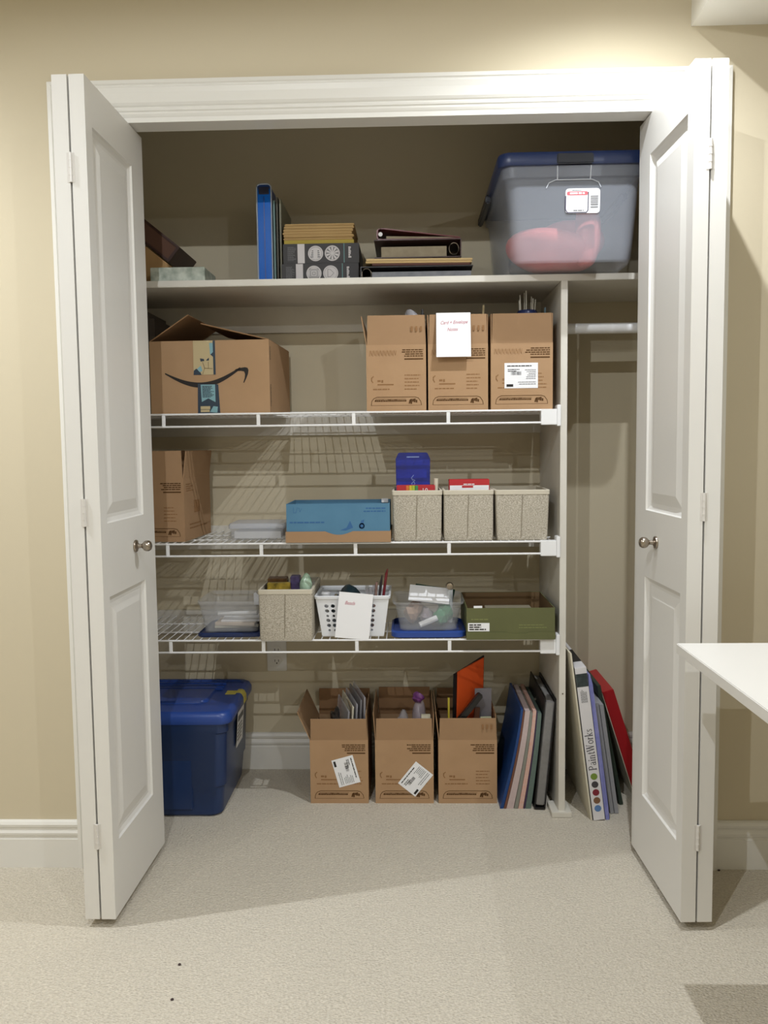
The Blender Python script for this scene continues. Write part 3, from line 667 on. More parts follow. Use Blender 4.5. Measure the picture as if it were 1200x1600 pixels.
# shallow clear box
cb = thing('clear_case', 'shallow frosted plastic case left of the blue box', 'plastic case', (-.436, .475, Z2))
MB().loft([rrect(0,0,.168,.14,.008,0), rrect(0,0,.178,.15,.010,.040), rrect(0,0,.174,.146,.009,.040), rrect(0,0,.164,.136,.007,.003)]).build('tray', CLEAR, cb, smooth=True)
MB().loft([rrect(0,0,.182,.154,.010,.036), rrect(0,0,.182,.154,.010,.046), rrect(0,0,.174,.146,.010,.052), rrect(0,0,.150,.12,.010,.052)]).build('cover', clear_material('frosted_cover', (200,204,214), .45, .35), cb, smooth=True)
tag(MB().box(-.075,.075,-.06,.06,0,.022).build('paper_stack', PAPER, None, .001), 'white papers inside the shallow frosted case', 'paper').location = (-.436, .475, Z2+.0035)
# blue open box with kraft sleeve
BX = mat('blue_board', (84, 130, 160), .7, noise=(18, .8, (74, 120, 150))); BXD = mat('blue_board_ink', (52, 100, 150), .7)
bb = thing('shoe_box', 'blue open box with a kraft lip at its base', 'box', (-.168, .412, Z2))
BW, BD, BH = .318, .20, .119
bbd = carton_body(BW, BD, BH, BX, bb, .003)
lip = []
for x, z in ((-.162,0), (.162,0), (.162,.034), (.045,.034)): lip.append((x,z))
for k in range(1, 10): a = k/10; lip.append((.045-.085*a, .034-.011*math.sin(PI*a)))
lip += [(-.040,.034), (-.162,.034)]
MB().prism([(x, -BD/2-.0005, z) for x, z in lip], (0,-.003,0)).build('kraft_lip', KRAFT2, bb)
for sx in (-1, 1): MB().box(sx*.1605-.0012, sx*.1605+.0012, -BD/2, BD/2, 0, .034).build('kraft_side', KRAFT2, bb)
p = Print((-BW/2, -BD/2, 0)); p.lines(.010,.118,.062,.0045,1,.01,False,41,(.98,1)); p.lines(.235,.305,.104,.004,2,.009,True,42)
p.stroke([(.022,.108),(.022,.092),(.030,.092)], .001); p.stroke([(.030,.092),(.034,.107),(.040,.106),(.042,.094),(.048,.105)], .001)
p.poly([(.225,.042),(.235,.046),(.240,.070),(.230,.066)]); p.ring(.232,.050,.007,.004); p.poly([(.165,.037),(.185,.045),(.196,.066),(.205,.045),(.182,.036)]); p.build('print', BXD, bbd)
MB().box(.128,.150,.092,.104,.108,.1215).build('clip', PAPER, bb, .001)
# fabric bins
def fabric_bin(label, cx, y0, y1, z, wt, wb, h, group):
    t = thing('fabric_bin', label, 'fabric bin', (cx, (y0+y1)/2, z), 0, group); d = y1-y0
    R = lambda wx, wy, zz, r=.006: rrect(0, 0, wx, wy, r, zz, 3)
    MB().loft([R(wb,d-.008,0), R(wb+.004,d-.006,.012), R(wb+(wt-wb)*.4+.003,d-.003,h*.45), R(wt,d,h-.012), R(wt-.010,d-.010,h-.012), R(wb-.008,d-.016,.006)]).build('body', TWEED, t, smooth=True)
    MB().loft([R(wt-.008,d-.008,h-.014), R(wt+.003,d+.003,h-.014), R(wt+.004,d+.004,h-.002), R(wt,d,h), R(wt-.010,d-.010,h), R(wt-.011,d-.011,h-.014)], False, False).build('rim_binding', TWEEDRIM, t, smooth=True)
    MB().tube([(-.004, -d/2+.0028, .01), (-.002, -d/2+.0005, h*.45), (0, -d/2-.0006, h-.014)], .0014, 6).build('seam', mat('seam_thread', (150,141,124), .95), t, smooth=True)
    return t
G2 = 'tweed fabric bins on the middle wire shelf'
fabric_bin('tweed fabric bin with the blue packet, next to the blue box', .0755, .332, .58, Z2, .152, .144, .156, G2)
fabric_bin('tweed fabric bin with the red carton, middle of three', .2335, .332, .58, Z2, .152, .148, .156, G2)
fabric_bin('empty looking tweed fabric bin beside the partition', .3985, .332, .58, Z2, .164, .152, .155, G2)
bp_ = thing('blue_packet', 'bright blue packet standing up in the fabric bin', 'packet', (.064, .425, Z2+.02), rot=(math.radians(-3), 0, 0))
mb = MB().prism([(-.052,0,0), (.052,0,0), (.055,0,.232), (.046,0,.252), (-.046,0,.252), (-.055,0,.232)], (0,.022,0)); bpk = mb.build('pack', mat('royal_blue', (22, 44, 160), .35, noise=(14, .5, (14, 22, 110))), bp_, .002)
p = Print((0,0,0)); p.rect(-.020,.236,.020,.240); p.stroke([(.002,.180),(-.006,.170),(.006,.163),(-.005,.153),(0,.146),(.006,.153),(-.004,.168)], .0016); p.build('print', mat('pale_blue_ink', (130,150,210), .6), bpk)
rb_ = thing('rainbow_box', 'red and rainbow striped box in front of the blue packet', 'box', (.072, .375, Z2+.02))
rbb = MB().box(-.060,.060,0,.04,0,.150).build('carton', mat('bright_red', (186, 44, 50), .5), rb_, .001)
for i, c in enumerate(((220,120,50), (222,196,60), (176,196,60), (70,140,80))):
    p = Print((-.060,0,0)); p.poly([(.030+.009*i,.06), (.040+.009*i,.06), (.040+.009*i,.1495), (.030+.009*i,.1495)]); p.build('stripe', mat('stripe_%d' % i, c, .5), rbb)
text_mesh('lettering', '10', .020, (.018, 0, .127), (1,0,0), (0,0,1), PAPER, rbb)
tag(MB().tube([(.132,.40,Z2+.02), (.136,.395,Z2+.19)], [.006,.007], 10).build('white_stick', PAPER2, None, smooth=True), 'white stick standing right of the blue packet', 'stick')
rc = thing('red_carton', 'red and white flat carton sticking out of the middle bin', 'box', (.240, .39, Z2+.02))
rcb = MB().box(-.063,.063,0,.05,0,.166).build('carton', mat('crayon_red', (190, 40, 46), .5), rc, .001)
p = Print((-.063,0,0)); p.rect(.002,.12,.124,.1475); p.lines(.045,.085,.151,.003,1,.01,False,5); p.build('white_panel', PAPER, rcb)
p = Print((-.063,0,0), lift=.0009); p.rect(.040,.140,.075,.1465); p.build('red_print', mat('crayon_red', (0,0,0)), rcb)

# ================================================================== LOWEST WIRE SHELF
Z3 = WZ[3]
def clear_tub(name, label, cx, y0, y1, z, prof, r, m, lidm, lidprof, lidlabel):
    t = thing(name, label, 'plastic tub', (cx, (y0+y1)/2, z)); d = y1-y0
    out = [rrect(0,0,wx,d+wx-prof[-1][0],r,zz) for wx, zz in prof]
    inn = [rrect(0,0,wx-.005,d+wx-prof[-1][0]-.005,r*.9,zz) for wx, zz in prof[::-1][:-1]] + [rrect(0,0,prof[0][0]-.005,d+prof[0][0]-prof[-1][0]-.005,r*.9,prof[0][1]+.003)]
    MB().loft(out+inn).build('tub', m, t, smooth=True)
    o = MB().loft([rrect(0,0,wx,d+wx-prof[-1][0],r,zz) for wx, zz in lidprof]).build('lid', lidm, t, smooth=True); o['label'] = lidlabel
    return t
clear_tub('plastic_tub', 'clear plastic tub of papers sitting on its navy lid', -.522, .350, .56, Z3, [(.168,.014), (.176,.05), (.196,.100), (.202,.104), (.204,.114)], .02, CLEAR, NAVY, [(.200,0), (.206,.003), (.206,.010), (.196,.014), (.196,.008), (.18,.006)], 'navy lid lying under the tub')
for i, (x, y, sx, sy, hh, rz, nm) in enumerate(((-.515,.46,.14,.10,.008,.1,'lowest pale card stack in the clear tub'), (-.510,.455,.13,.11,.010,-.08,'middle cream card stack in the clear tub'), (-.500,.462,.125,.10,.006,.05,'upper white card stack in the clear tub'))):
    o = MB().box(-sx/2,sx/2,-sy/2,sy/2,0,hh).build('card_stack', [PAPER2, mat('pale_peach', (220,200,180), .8), PAPER][i], None, .0008); o.location = (x,y,Z3+.018+[0,.0085,.019][i]); o.rotation_euler = (0,0,rz); tag(o, nm, 'cards', 'card stacks in the clear tub')
tag(MB().tube([(-.57,.42,Z3+.062), (-.44,.40,Z3+.068)], .007, 10).build('tape_roll', PAPER, None, smooth=True), 'white rolled paper lying across the cards in the tub', 'paper roll')
MBt = MB().prism([(0,0,0), (.034,0,0), (.036,0,.018), (.026,0,.030), (.024,0,.046), (.014,0,.034), (.008,0,.044), (.0,0,.04)], (0,.004,0)); o = MBt.build('torn_paper', PAPER, None); o.location = (-.468,.50,Z3+.045+.03); o.rotation_euler = (.2,0,0); tag(o, 'torn white paper sticking up in the clear tub', 'paper')
fabric_bin('tweed fabric bin between the clear tub and white basket', -.334, .300, .545, Z3, .166, .160, .160, 'tweed fabric bins on the lowest wire shelf')
for i, (x, y, sx, sy, hh, c, nm) in enumerate(((-.372,.40,.062,.04,.168,(120,84,48),'brown packet standing in the lowest fabric bin'), (-.362,.36,.072,.02,.160,(186,158,60),'yellow packet standing in the lowest fabric bin'), (-.312,.38,.030,.03,.178,(92,80,128),'purple packet standing in the lowest fabric bin'))):
    slab('craft_packet', nm, 'packet', mat('packet_%d' % i, c, .4, noise=(60, .5, tuple(v*.5 for v in c))), (x-sx/2, y, Z3+.012), (sx, sy, hh), (.06, 0, 0), .002, 'packets in the lowest fabric bin')
tag(blob((-.279,.375,Z3+.155), (.019,.014,.042), 14, .12, 3).build('green_bag', mat('green_foil', (120,160,128), .2, noise=(50,.6,(200,220,200))), None, smooth=True), 'pale green foil bag in the lowest fabric bin', 'bag')

# perforated white basket
bk = thing('plastic_basket', 'white perforated plastic basket with a paper note', 'basket', (-.130, .44, Z3))
KW, KD, KH, KT = .236, .20, .132, .034
WBASK = mat('basket_white', (232, 234, 238), .35)
def wall_with_holes(c00, c10, c11, c01, cols, rows, rad):
    """tapered wall with real round holes: fill the outline and hole loops in (u,v), then map bilinearly"""
    W_ = (Vector(c10)-Vector(c00)).length; H_ = (Vector(c01)-Vector(c00)).length
    bm = bmesh.new(); ed = []
    def loop(pts):
        vs = [bm.verts.new((a, b, 0)) for a, b in pts]
        for i in range(len(vs)): ed.append(bm.edges.new((vs[i], vs[(i+1) % len(vs)])))
    loop([(0,0), (W_,0), (W_,H_), (0,H_)])
    for cu in cols:
        for j, rv in enumerate(rows):
            r = rad*(1.0 if (j % 3) else .65)
            loop([(cu*W_+r*math.cos(2*PI*k/12), rv*H_+r*math.sin(2*PI*k/12)) for k in range(12)])
    bmesh.ops.triangle_fill(bm, use_beauty=True, use_dissolve=False, edges=ed)
    mb = MB(); bm.verts.index_update(); vs = []
    for v in bm.verts:
        u, q = v.co.x/W_, v.co.y/H_
        vs.append(tuple(Vector(c00)*(1-u)*(1-q)+Vector(c10)*u*(1-q)+Vector(c11)*u*q+Vector(c01)*(1-u)*q))
    mb.add(vs, [[v.index for v in f.verts] for f in bm.faces]); bm.free()
    o = mb.build('perforated_wall', WBASK, bk); md = o.modifiers.new('thick', 'SOLIDIFY'); md.thickness = .0022; md.offset = 0
    return o
a0, b0, a1, b1 = KW/2-KT*.62, KD/2-KT*.5, KW/2-.004, KD/2-.004
rows = [.14, .27, .40, .52, .65, .78]
wall_with_holes((-a0,-b0,.003), (a0,-b0,.003), (a1,-b1,KH-.006), (-a1,-b1,KH-.006), [.13,.22,.40,.50,.60,.70,.80], rows, .0060)
wall_with_holes((a0,b0,.003), (-a0,b0,.003), (-a1,b1,KH-.006), (a1,b1,KH-.006), [.2,.3,.45,.55,.7,.8], rows, .0060)
wall_with_holes((a0,-b0,.003), (a0,b0,.003), (a1,b1,KH-.006), (a1,-b1,KH-.006), [.2,.35,.5,.65,.8], rows, .0060)
wall_with_holes((-a0,b0,.003), (-a0,-b0,.003), (-a1,-b1,KH-.006), (-a1,b1,KH-.006), [.2,.35,.5,.65,.8], rows, .0060)
MB().box(-a0,a0,-b0,b0,0,.003).build('base', WBASK, bk)
R = lambda wx, wy, zz, r=.012: rrect(0,0,wx,wy,r,zz,4)
MB().loft([R(KW-.012,KD-.012,KH-.010), R(KW+.002,KD+.002,KH-.010), R(KW+.004,KD+.004,KH-.002), R(KW,KD,KH), R(KW-.008,KD-.008,KH), R(KW-.012,KD-.012,KH-.006)], False, False).build('rim', WBASK, bk, smooth=True)
n2 = thing('paper_note', 'white handwritten note stuck on the perforated basket', 'note', (-.124, .322, Z3+.072), rot=(math.radians(-4), math.radians(5), 0))
MB().prism([(-.054,0,-.071), (.052,0,-.071), (.055,0,.071), (-.051,0,.072)], (0,.0008,0)).build('sheet', PAPER, n2)
text_mesh('handwriting', 'Beads', .016, (-.032, 0, .034), (1,0,0), (0,0,1), REDINK, n2, .35, sx=.85)
for i, (x, c, nm, tx) in enumerate(((-.030,(130,40,48),'dark red pen standing in the white basket',.018), (-.040,(60,52,54),'black pen standing in the white basket',.010), (-.048,(150,120,110),'brown pen standing in the white basket',.004))):
    tag(MB().tube([(x-.02,.43,Z3+.01), (x+tx-.012,.42,Z3+.16+.03*(i == 0)), (x+tx-.008,.418,Z3+.205-.02*i)], [.0045,.0045,.0015], 8).build('pen', mat('pen_%d' % i, c, .3), None, smooth=True), nm, 'pen', 'pens in the white basket')
for i in range(3):
    tag(MB().tube([(-.066-.011*i,.44,Z3+.01), (-.064-.012*i,.43,Z3+.150-.006*i)], .0048, 8).build('clear_tube', clear_material('tube_%d' % i, (206,200,205), .5, .2), None, smooth=True), ['clear plastic tube nearest the pens in the basket','middle clear plastic tube in the basket','clear plastic tube furthest from the pens in the basket'][i], 'tube', 'clear tubes in the white basket')
tag(MB().lathe([(.001,0),(.014,0),(.015,.004),(.015,.10),(.012,.104),(.001,.104)], (-.216,.375,Z3+.035), 'z').build('glue_bottle', mat('milky_bottle', (200,200,202), .4), None, smooth=True), 'milky white bottle at the left of the basket', 'bottle')
tag(blob((-.152,.44,Z3+.085), (.045,.055,.055), 24, .16, 3, Z3+.006).build('dark_bag', mat('dark_teal_bag', (44,62,70), .3), None, smooth=True), 'dark teal bag filling the white basket', 'bag')

# clear tub on blue lid
clear_tub('plastic_tub', 'clear plastic tub of supplies sitting on a blue lid', .108, .325, .54, Z3, [(.180,.020), (.192,.06), (.208,.100), (.222,.104), (.226,.112)], .03, CLEAR, BLUEP, [(.222,0), (.234,.004), (.234,.018), (.222,.022), (.222,.010), (.20,.008)], 'blue lid lying under the tub')
for i, (c, r, col, nm) in enumerate((((.062,.43,Z3+.064), (.025,.036,.034), (136,112,96), 'brown packet of trinkets in the clear tub'), ((.158,.42,Z3+.060), (.030,.040,.034), (58,112,82), 'green packet in the clear tub'), ((.106,.43,Z3+.052), (.022,.05,.026), (132,124,130), 'grey packet in the clear tub'))):
    tag(blob(c, r, 30+i, .24, 2, Z3+.026).build('supply_packet', mat('supply_%d' % i, col, .3, noise=(40,.6,tuple(min(255,v*1.4) for v in col))), None), nm, 'packet', 'packets in the clear tub')
o = slab('green_folder', 'dark green card sticking out of the clear tub', 'card', mat('dark_green', (34, 74, 50), .5, noise=(40,.5,(20,50,34))), (.060,.500,Z3+.085), (.13,.006,.07), (.5,.16,0), .001)
o = slab('white_card', 'white card lying across the clear tub', 'card', PAPER, (.045,.40,Z3+.105), (.13,.075,.0035), (.55,.10,-.04), .0005)
tag(MB().lathe([(.0005,-.012),(.010,-.010),(.0125,0),(.010,.010),(.0005,.012)], (.178,.42,Z3+.148), 'y').build('silver_bulb', NICKEL, None, smooth=True), 'silver round ornament in the clear tub', 'ornament')
tag(MB().tube([(.178,.425,Z3+.03), (.180,.420,Z3+.137)], .009, 10).build('clear_tube', clear_material('vial', (220,224,228), .5, .1), None, smooth=True), 'clear plastic vial under the silver ornament', 'tube')
tag(MB().tube([(.08,.355,Z3+.035), (.135,.37,Z3+.055)], .009, 10).build('white_tube', PAPER, None, smooth=True), 'white tube lying at the front of the clear tub', 'tube')
# olive box
gb = thing('olive_box', 'olive green open box with a white label', 'box', (.359, .445, Z3))
OL = mat('olive_board', (98, 100, 60), .7, noise=(12, .8, (90, 92, 56))); OLI = mat('olive_inside', (112, 88, 58), .85)
gbb = carton_body(.270, .285, .098, OL, gb, .003)
MB().loft([[(x*.1315, y*.139, .006) for x, y in ((-1,-1),(1,-1),(1,1),(-1,1))], [(x*.1315, y*.139, .097) for x, y in ((-1,-1),(1,-1),(1,1),(-1,1))]], True, False).build('lining', OLI, gb)
MB().prism([(-.1365,-.1425,0), (.1365,-.1425,0), (.1365,-.1425,.024), (.06,-.1425,.024), (.045,-.1425,.020), (.0,-.1425,.020), (-.015,-.1425,.024), (-.1365,-.1425,.024)], (0,-.0035,0)).build('base_lip', OL, gb, .0008)
p = Print((-.135,-.1425,0)); p.rect(.004,.026,.070,.052); l_ = p.build('label', PAPER, gb)
p = Print((-.135,-.1425,0), lift=.0011); p.lines(.008,.060,.046,.004,3,.007,False,51); p.build('label_print', BLACKINK, l_)
p = Print((-.135,-.1425,0)); p.lines(.014,.066,.063,.004,1,.007,False,52); p.lines(.16,.25,.045,.003,2,.008,False,53); p.build('print', mat('olive_ink', (122,126,76), .7), gbb)
tag(MB().box(.246,.272,.304,.3085,Z3+.094,Z3+.104).build('paper_tag', PAPER, None), 'small white tag on the rim of the olive box', 'tag')
slab('cream_paper', 'cream papers lying inside the olive box', 'paper', PAPER2, (.30,.36,Z3+.0065), (.15,.18,.055), bevel=.001)

# ================================================================== CLOSET FLOOR
tb = thing('storage_tote', 'blue storage tote standing on the closet floor', 'storage tote', (-.725, .49, 0))
outer = [(.33,.345,0), (.345,.36,.008), (.362,.366,.095), (.372,.372,.10), (.386,.38,.27), (.396,.386,.275), (.398,.388,.312)]
inner = [(.392,.382,.312), (.380,.374,.272), (.356,.360,.1), (.33,.346,.006)]
MB().loft([rrect(0,0,a,b,.035,z) for a, b, z in outer]+[rrect(0,0,a,b,.032,z) for a, b, z in inner]).build('tub', BLUET, tb, smooth=True)
lidp = [(.404,.390,.304), (.420,.396,.304), (.424,.400,.310), (.424,.400,.326), (.412,.388,.338), (.400,.376,.342), (.38,.356,.342), (.372,.348,.336), (.36,.336,.336)]
tl2 = MB().loft([rrect(0,0,a,b,.04,z) for a, b, z in lidp]).build('lid', BLUEP, tb, smooth=True)
MB().loft([rrect(-.02,.02,.26,.20,.03,.335), rrect(-.02,.02,.25,.19,.03,.343)]).build('lid_panel', BLUEP, tl2, smooth=True)
for yy in (-.03, .0, .03): MB().box(-.13,.13,yy+.1-.004,yy+.1+.004,.335,.345).build('lid_rib', BLUEP, tl2, .002)
MB().box(-.14, .085, -.188, -.181, .025, .215).build('front_panel', BLUET, tb, .003)
YT = mat('yellow_tape', (214, 200, 96), .5, noise=(40, .6, (196, 180, 80)))
ypf = [(.150,.3370), (.184,.3370), (.189,.3428), (.200,.3428), (.2065,.3388), (.2128,.3268), (.2128,.306), (.2140,.306), (.2140,.3272), (.2075,.3400), (.2004,.3442), (.1885,.3442), (.183,.3384), (.150,.3384)]
o = MB().prism([(px_, .015, pz_) for px_, pz_ in ypf], (0, .042, 0)).build('tape_strip', YT, tl2); o['label'] = 'torn yellow tape on the lid corner'
p = Print((.19,.02,.17), (0,1,0), (.07,0,1), .004); p.rect(-.055,0,.05,.12); l_ = p.build('label', PAPER, tb)
p = Print((.19,.02,.17), (0,1,0), (.07,0,1), .0046); p.rect(-.045,.085,.04,.105); p.lines(-.045,.04,.07,.005,5,.012,False,61); p.build('label_print', GREYINK, l_)
slab('packed_carton', 'brown carton packed inside the blue tote', 'box', mat('packed_brown', (96, 74, 66), .8), (-.87, .330, .0075), (.22, .24, .20))
G3 = 'small cartons on the closet floor'
F3 = .412 + .27/2
b1_ = craft('craft_carton', 'small carton on the floor with a nearly upright label', (-.1855, F3, 0), 0, [('f',.074,8), ('l',.10,24), ('r',.085,-3), ('b',.095,-3)], 20, G3, wd=.190, d=.27, h=.212, writing=False)
ship_label(b1_, -.135, .022, .108, .094, .072, math.radians(-74.5), 71)
b2_ = craft('craft_carton', 'small carton on the floor with a diagonal label', (.0275, F3, 0), 0, [('f',.074,6), ('l',.090,4), ('r',.085,2), ('b',.10,-4)], 22, G3, wd=.190, d=.27, h=.212, writing=False)
ship_label(b2_, -.135, .036, .082, .094, .072, math.radians(51), 72)
craft('craft_carton', 'small carton on the floor holding the orange folder', (.2335, F3, 0), 0, [('f',.074,5), ('l',.090,6), ('r',.085,-2), ('b',.095,-3)], 23, G3, wd=.190, d=.27, h=.212, writing=False)
# contents of the floor cartons
GREYS = mat('grey_sleeve', (128,126,130), .3); rr = random.Random(11)
for i in range(5):
    o = slab('plastic_sleeve', ['clear sleeve nearest the open side flap of the first floor carton','second clear sleeve from the left in the first floor carton','middle clear sleeve in the first floor carton','fourth clear sleeve in the first floor carton','rightmost clear sleeve in the first floor carton'][i], 'sleeve', [BAG, PAPER2, BAG, GREYS, BAG][i], (-.183+.0185*i, .44+.01*(i % 2), .012), (.005, .20, .285+.012*i), (0, .10-.02*i, .25), .001, 'sleeves in the first floor carton')
tag(MB().tube([(-.150,.47,.05), (-.148,.47,.30), (-.156,.47,.325), (-.163,.47,.335)], [.004,.004,.003,.002], 8).build('metal_tool', NICKEL, None, smooth=True), 'bent metal tool standing in the first floor carton', 'tool')
tag(blob((-.205,.50,.245), (.016,.05,.045), 61, .15, 3).build('dark_trinket', mat('dark_trinket', (52,46,42), .3), None, smooth=True), 'dark trinket beside the sleeves of the first floor carton', 'trinket')
tag(blob((.020,.47,.20), (.026,.05,.085), 62, .14, 3).build('plastic_bag', BAG, None, smooth=True), 'clear plastic bag in the middle floor carton', 'bag')
tag(blob((.078,.53,.24), (.022,.04,.075), 63, .14, 3).build('plastic_bag', clear_material('bag_two', (215,205,220), .5), None, smooth=True), 'cloudy plastic bag under the purple bow in the middle floor carton', 'bag')
tag(blob((.074,.52,.318), (.018,.025,.016), 64, .25, 3).build('purple_bow', mat('purple_bow', (128,70,136), .4), None, smooth=True), 'purple bow on top of the middle floor carton', 'bow')
slab('white_packet', 'white packet at the right of the middle floor carton', 'packet', PAPER2, (.074,.43,.02), (.03,.01,.27), (0,.04,.1), .001)
OR = mat('orange_card', (226, 88, 32), .5)
of = thing('orange_folder', 'orange folder standing tall in the floor carton', 'folder', (.195, .47, .02), rot=(0, math.radians(2), math.radians(-52)))
MB().prism([(0,0,0), (0,.115,0), (0,.115,.435), (0,0,.405)], (.003,0,0)).build('front_sheet', OR, of)
MB().prism([(-.006,-.012,0), (-.006,.12,0), (-.006,.12,.440), (-.006,-.012,.398)], (.005,0,0)).build('backing', BLACKP, of)
slab('dark_pouch', 'black slanted pouch in front of the orange folder', 'pouch', BLACKP, (.150,.419,.210), (.020,.024,.195), (0,.66,0), .003)
slab('brown_strip', 'brown wooden strip in the carton with the orange folder', 'strip', mat('brown_strip', (92,56,40), .5), (.232,.44,.02), (.018,.01,.29), (0,.10,.2), .001)
slab('grey_card', 'tall grey card in the carton with the orange folder', 'card', mat('grey_card', (126,122,128), .6), (.262,.47,.02), (.055,.004,.345), (0,.0,.1), .0005)
slab('white_envelope', 'white envelope at the front of the last floor carton', 'envelope', PAPER, (.246,.435,.02), (.02,.006,.245), (0,.0,.2), .0005)
slab('pale_green_card', 'pale yellow green card at the right of the last floor carton', 'card', mat('pale_green_card', (214,216,184), .7), (.272,.432,.02), (.036,.004,.262), (0,.02,.1), .0005)
slab('white_packet', 'white packet left of the orange folder', 'packet', PAPER2, (.150,.43,.02), (.022,.02,.24), (0,.06,.3), .004)
slab('yellow_stick', 'thin yellow strip left of the orange folder', 'strip', mat('yellow_strip', (196,180,60), .5), (.172,.45,.02), (.006,.004,.32), (0,0,.2))

# sketch pads leaning towards the partition
xb = .3335; xt = .400
pads = [(.008, .330, mat('blue_cover', (18, 62, 122), .45), 'blue portfolio cover leaning next to the floor carton'),
        (.006, .322, mat('rust_cover', (112, 72, 56), .7), 'rust brown pad behind the blue portfolio'),
        (.016, .325, mat('pink_paper', (204, 186, 184), .8, noise=(90,1,(184,164,162))), 'thick pale pink paper pad leaning in the row'),
        (.009, .318, mat('grey_board', (134, 134, 124), .8), 'grey board pad between the pink and peach papers'),
        (.011, .326, mat('peach_paper', (214, 150, 122), .8, noise=(120,1,(206,190,186))), 'peach and white paper pad leaning in the row'),
        (.004, .322, mat('plum_cover', (62, 46, 76), .6), 'thin dark plum folder beside the green pad'),
        (.013, .316, mat('green_grey_cover', (104, 122, 114), .6, noise=(120,1,(84,102,96))), 'grey green pad beside the black portfolio')]
for th, hh, m, nm in pads:                          # each pad bends: it leans most at its foot, where the sheets fan out
    rings = []
    for k in range(9):
        q = k/8; w_ = q*hh/.33; g = math.sin(w_*PI/2)*.45 + w_*.55; x0 = (xt-xb)*g; tk = (th-.0006)*(1.42-.42*g)
        rings.append([(x0, 0, hh*.985*q), (x0+tk, 0, hh*.985*q), (x0+tk, .30, hh*.985*q), (x0, .30, hh*.985*q)])
    o = MB().loft(rings).build('sketch_pad', m, None, smooth=True); o.location = (xb, .372, 0)
    tag(o, nm, 'sketch pad', 'sketch pads leaning on the closet floor'); xb += th*1.5; xt += th
bf = thing('black_portfolio', 'black portfolio with grey pages leaning on the partition', 'portfolio', (.4412, .362, 0.0033), rot=(0, math.radians(5.2), 0))
MB().box(0,.004,0,.32,0,.365).build('cover', BLACKP, bf, .002); MB().box(.032,.036,0,.32,0,.365).build('cover', BLACKP, bf, .002)
MB().box(.004,.032,.004,.31,.012,.352).build('pages', mat('grey_page_block', (138,136,134), .7, noise=(90,1,(118,116,114))), bf, .003); MB().box(.002,.034,0,.32,0,.006).build('spine', BLACKP, bf)
MB().lathe([(.0005,-.003),(.006,-.003),(.006,0)], (-.0005,.16,.31), 'x').build('snap_button', NICKEL, bf, smooth=True)

# right compartment
A2 = math.radians(-7.3)
cv = thing('canvas_board', 'white board with dark edge leaning on the partition', 'board', (.6055, .290, 0.0), rot=(0, A2, 0))
MB().box(0,.005,0,.39,0,.530).build('board', PAPER2, cv); MB().box(.005,.0065,0,.39,0,.530).build('backing', BLACKP, cv)
pw = thing('paint_kit_box', 'white paint kit box with coloured dots on its spine', 'box', (.613, .286, 0.0), rot=(0, A2, 0))
PWW, PWH = .036, .485
pb = MB().box(0,PWW,0,.36,0,PWH).build('carton', mat('white_carton', (226,224,226), .5), pw, .001)
MB().box(-.0006,.0,0,.36,0,PWH).build('dark_side', BLACKP, pw)
for i, c in enumerate(((124,150,60), (70,66,70), (130,36,50), (128,92,64), (92,132,186))):
    p = Print((0,0,0)); p.disc(.018, .140-.0255*i, .0105, 20); p.build('colour_dot', mat('dot_%d' % i, c, .6), pb)
p = Print((0,0,0)); p.rect(.0005,.425,PWW-.0005,.466); p.build('picture', mat('landscape_print', (70,84,84), .5, noise=(60,.7,(30,34,36))), pb)
p = Print((0,0,0), (0,0,1), (-1,0,0)); p.lines(.375,.420,-.010,.002,5,.004,False,81); p.build('small_print', GREYINK, pb)
p = Print((0,0,PWH), (1,0,0), (0,1,0)); p.rect(.0005,.07,PWW-.0005,.22); p.build('black_top_print', BLACKINK, pb)
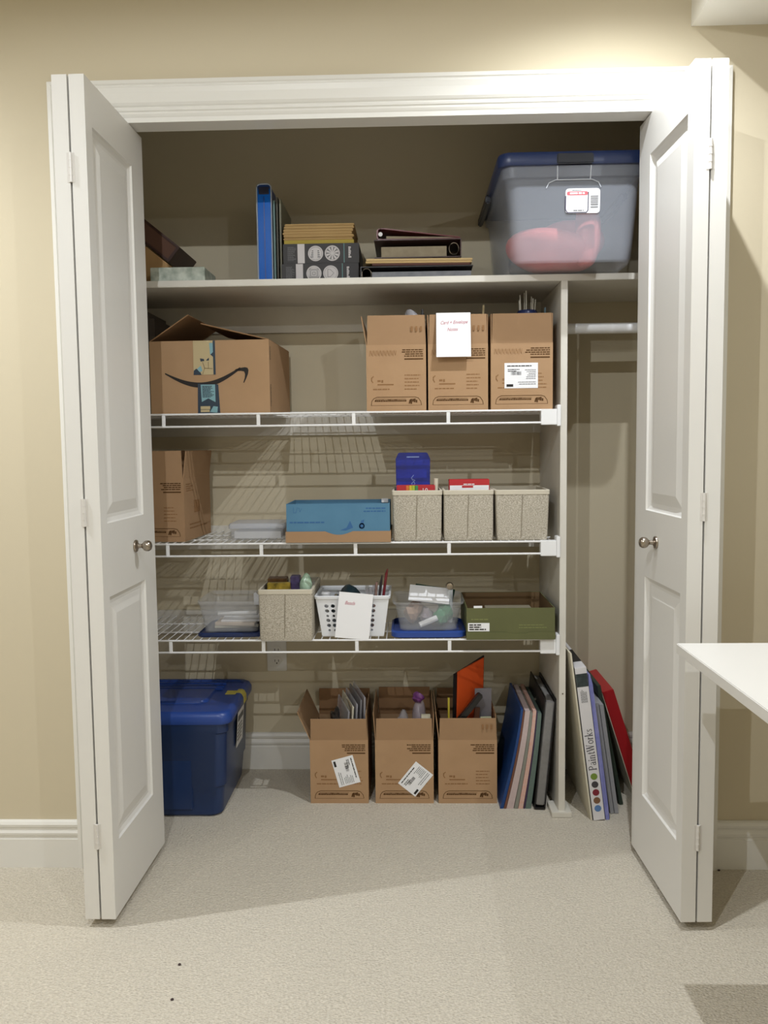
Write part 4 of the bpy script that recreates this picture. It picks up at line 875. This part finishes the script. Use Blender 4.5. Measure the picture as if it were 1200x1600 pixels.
# serif lettering, drawn stroke by stroke in a unit box (x right, y up), then run up the spine
def serif(pr, x0, y0, s, ch):
    def st(pts, wd): pr.stroke([(x0+a*s, y0+b*s) for a, b in pts], wd*s)
    def arc(cx, cy, rx, ry, a0, a1, wd): st([(cx+rx*math.cos(math.radians(a0+(a1-a0)*k/10)), cy+ry*math.sin(math.radians(a0+(a1-a0)*k/10))) for k in range(11)], wd)
    T, t = .12, .05
    if ch == 'P': st([(.14,0),(.14,1)],T); st([(.02,.02),(.28,.02)],t); st([(.02,.98),(.30,.98)],t); arc(.28,.74,.26,.24,90,-90,.09); st([(.14,.5),(.3,.5)],t); return .64
    if ch == 'a': arc(.22,.48,.16,.16,150,0,t); st([(.38,.48),(.38,.05),(.46,.02)],T*.9); arc(.2,.17,.15,.16,60,330,.08); return .54
    if ch == 'i': st([(.12,0),(.12,.62)],T); st([(.02,.02),(.22,.02)],t); st([(.03,.61),(.14,.61)],t); st([(.07,.86),(.17,.86)],T); return .28
    if ch == 'n': st([(.12,0),(.12,.62)],T); st([(.02,.02),(.22,.02)],t); st([(.03,.61),(.14,.61)],t); arc(.28,.44,.15,.18,160,0,.06); st([(.43,.46),(.43,0)],T); st([(.33,.02),(.53,.02)],t); return .60
    if ch == 't': st([(.14,.86),(.14,.08),(.22,.03),(.30,.08)],T*.9); st([(.02,.61),(.30,.61)],t); return .36
    if ch == 'W': st([(.06,.98),(.27,.02)],T); st([(.27,.02),(.46,.9)],t); st([(.42,.98),(.63,.02)],T); st([(.63,.02),(.84,.98)],t); st([(-.02,.98),(.18,.98)],t); st([(.34,.98),(.54,.98)],t); st([(.74,.98),(.94,.98)],t); return .96
    if ch == 'o': arc(.26,.31,.21,.30,0,360,.09); return .54
    if ch == 'r': st([(.12,0),(.12,.62)],T); st([(.02,.02),(.24,.02)],t); st([(.03,.61),(.14,.61)],t); st([(.15,.46),(.24,.58),(.36,.58)],.08); return .40
    if ch == 'k': st([(.12,0),(.12,1)],T); st([(.02,.02),(.22,.02)],t); st([(.03,.98),(.14,.98)],t); st([(.16,.28),(.42,.6)],t); st([(.24,.38),(.46,.02)],.1); st([(.34,.61),(.52,.61)],t); st([(.36,.02),(.54,.02)],t); return .56
    if ch == 's': st([(.36,.56),(.22,.61),(.09,.5),(.16,.37),(.32,.26),(.37,.12),(.22,.02),(.07,.1)],.075); return .44
    return .3
p = Print((0,0,0), (0,0,1), (-1,0,0)); cx_ = .160
for ch in 'PaintWorks': cx_ += serif(p, cx_, -.029, .0235, ch)*.0235*1.06
p.build('lettering', mat('title_grey', (96,94,100), .6), pb)
lv = thing('craft_kit_bag', 'lavender wrapped kit beside the paint kit box', 'packet', (.6515, .292, 0), rot=(0, A2, 0))
MB().loft([[(.001,.0,.0),(.012,.0,.0),(.012,.32,.0),(.001,.32,.0)], [(0,.0,.06),(.014,.002,.06),(.014,.33,.06),(0,.33,.06)], [(.0005,.002,.25),(.013,0,.25),(.013,.33,.25),(.0005,.33,.25)], [(0,0,.43),(.012,.002,.43),(.012,.33,.43),(0,.33,.43)], [(.003,.004,.462),(.008,.004,.462),(.008,.32,.462),(.003,.32,.462)]]).build('wrap', mat('lavender_wrap', (150,150,206), .25, noise=(30,.7,(120,128,196)), bump=(40,.6,.004)), lv)
MB().box(.0122,.0145,.006,.30,.0,.10).build('dark_back', BLACKP, lv)
for i, (x, hh, nm) in enumerate(((.676,.36,'first grey notepad right of the lavender packet'), (.6905,.355,'second grey notepad right of the lavender packet'))):
    slab('notepad', nm, 'notepad', mat('notepad_grey', (168,168,172), .7, noise=(110,1,(150,150,154))), (x,.335,0), (.0125,.30,hh), (0, math.radians(-8.3), 0), .001, 'grey notepads')
slab('dark_folder_board', 'dark green board behind the red box', 'board', mat('dark_board', (46, 60, 50), .6), (.722,.40,0), (.012,.28,.40), (0, math.radians(-11), 0), .001)
rx = thing('red_box', 'red flat box leaning against the dark green board', 'box', (.786, .445, .0), rot=(0, math.radians(-17.5), 0))
MB().box(0,.038,0,.25,0,.375).build('carton', mat('red_box_card', (170, 26, 34), .4), rx, .002); MB().box(-.0025,-.0005,0,.25,0,.372).build('back_card', PAPER2, rx)
# specks on the carpet
for (x, y, nm) in ((-.479,-.450,'dark speck of lint on the carpet nearer the left door'), (-.462,-.570,'smaller speck of lint on the carpet near the front'), (.885,-.02,'dark crumb on the carpet behind the right door')):
    o = blob((0,0,.002), (.004,.003,.003), 77, .2, 1).build('lint_speck', mat('lint', (70,56,56), .9), None, smooth=True); o.location = (x,y,0); tag(o, nm, 'lint', 'specks on the carpet')
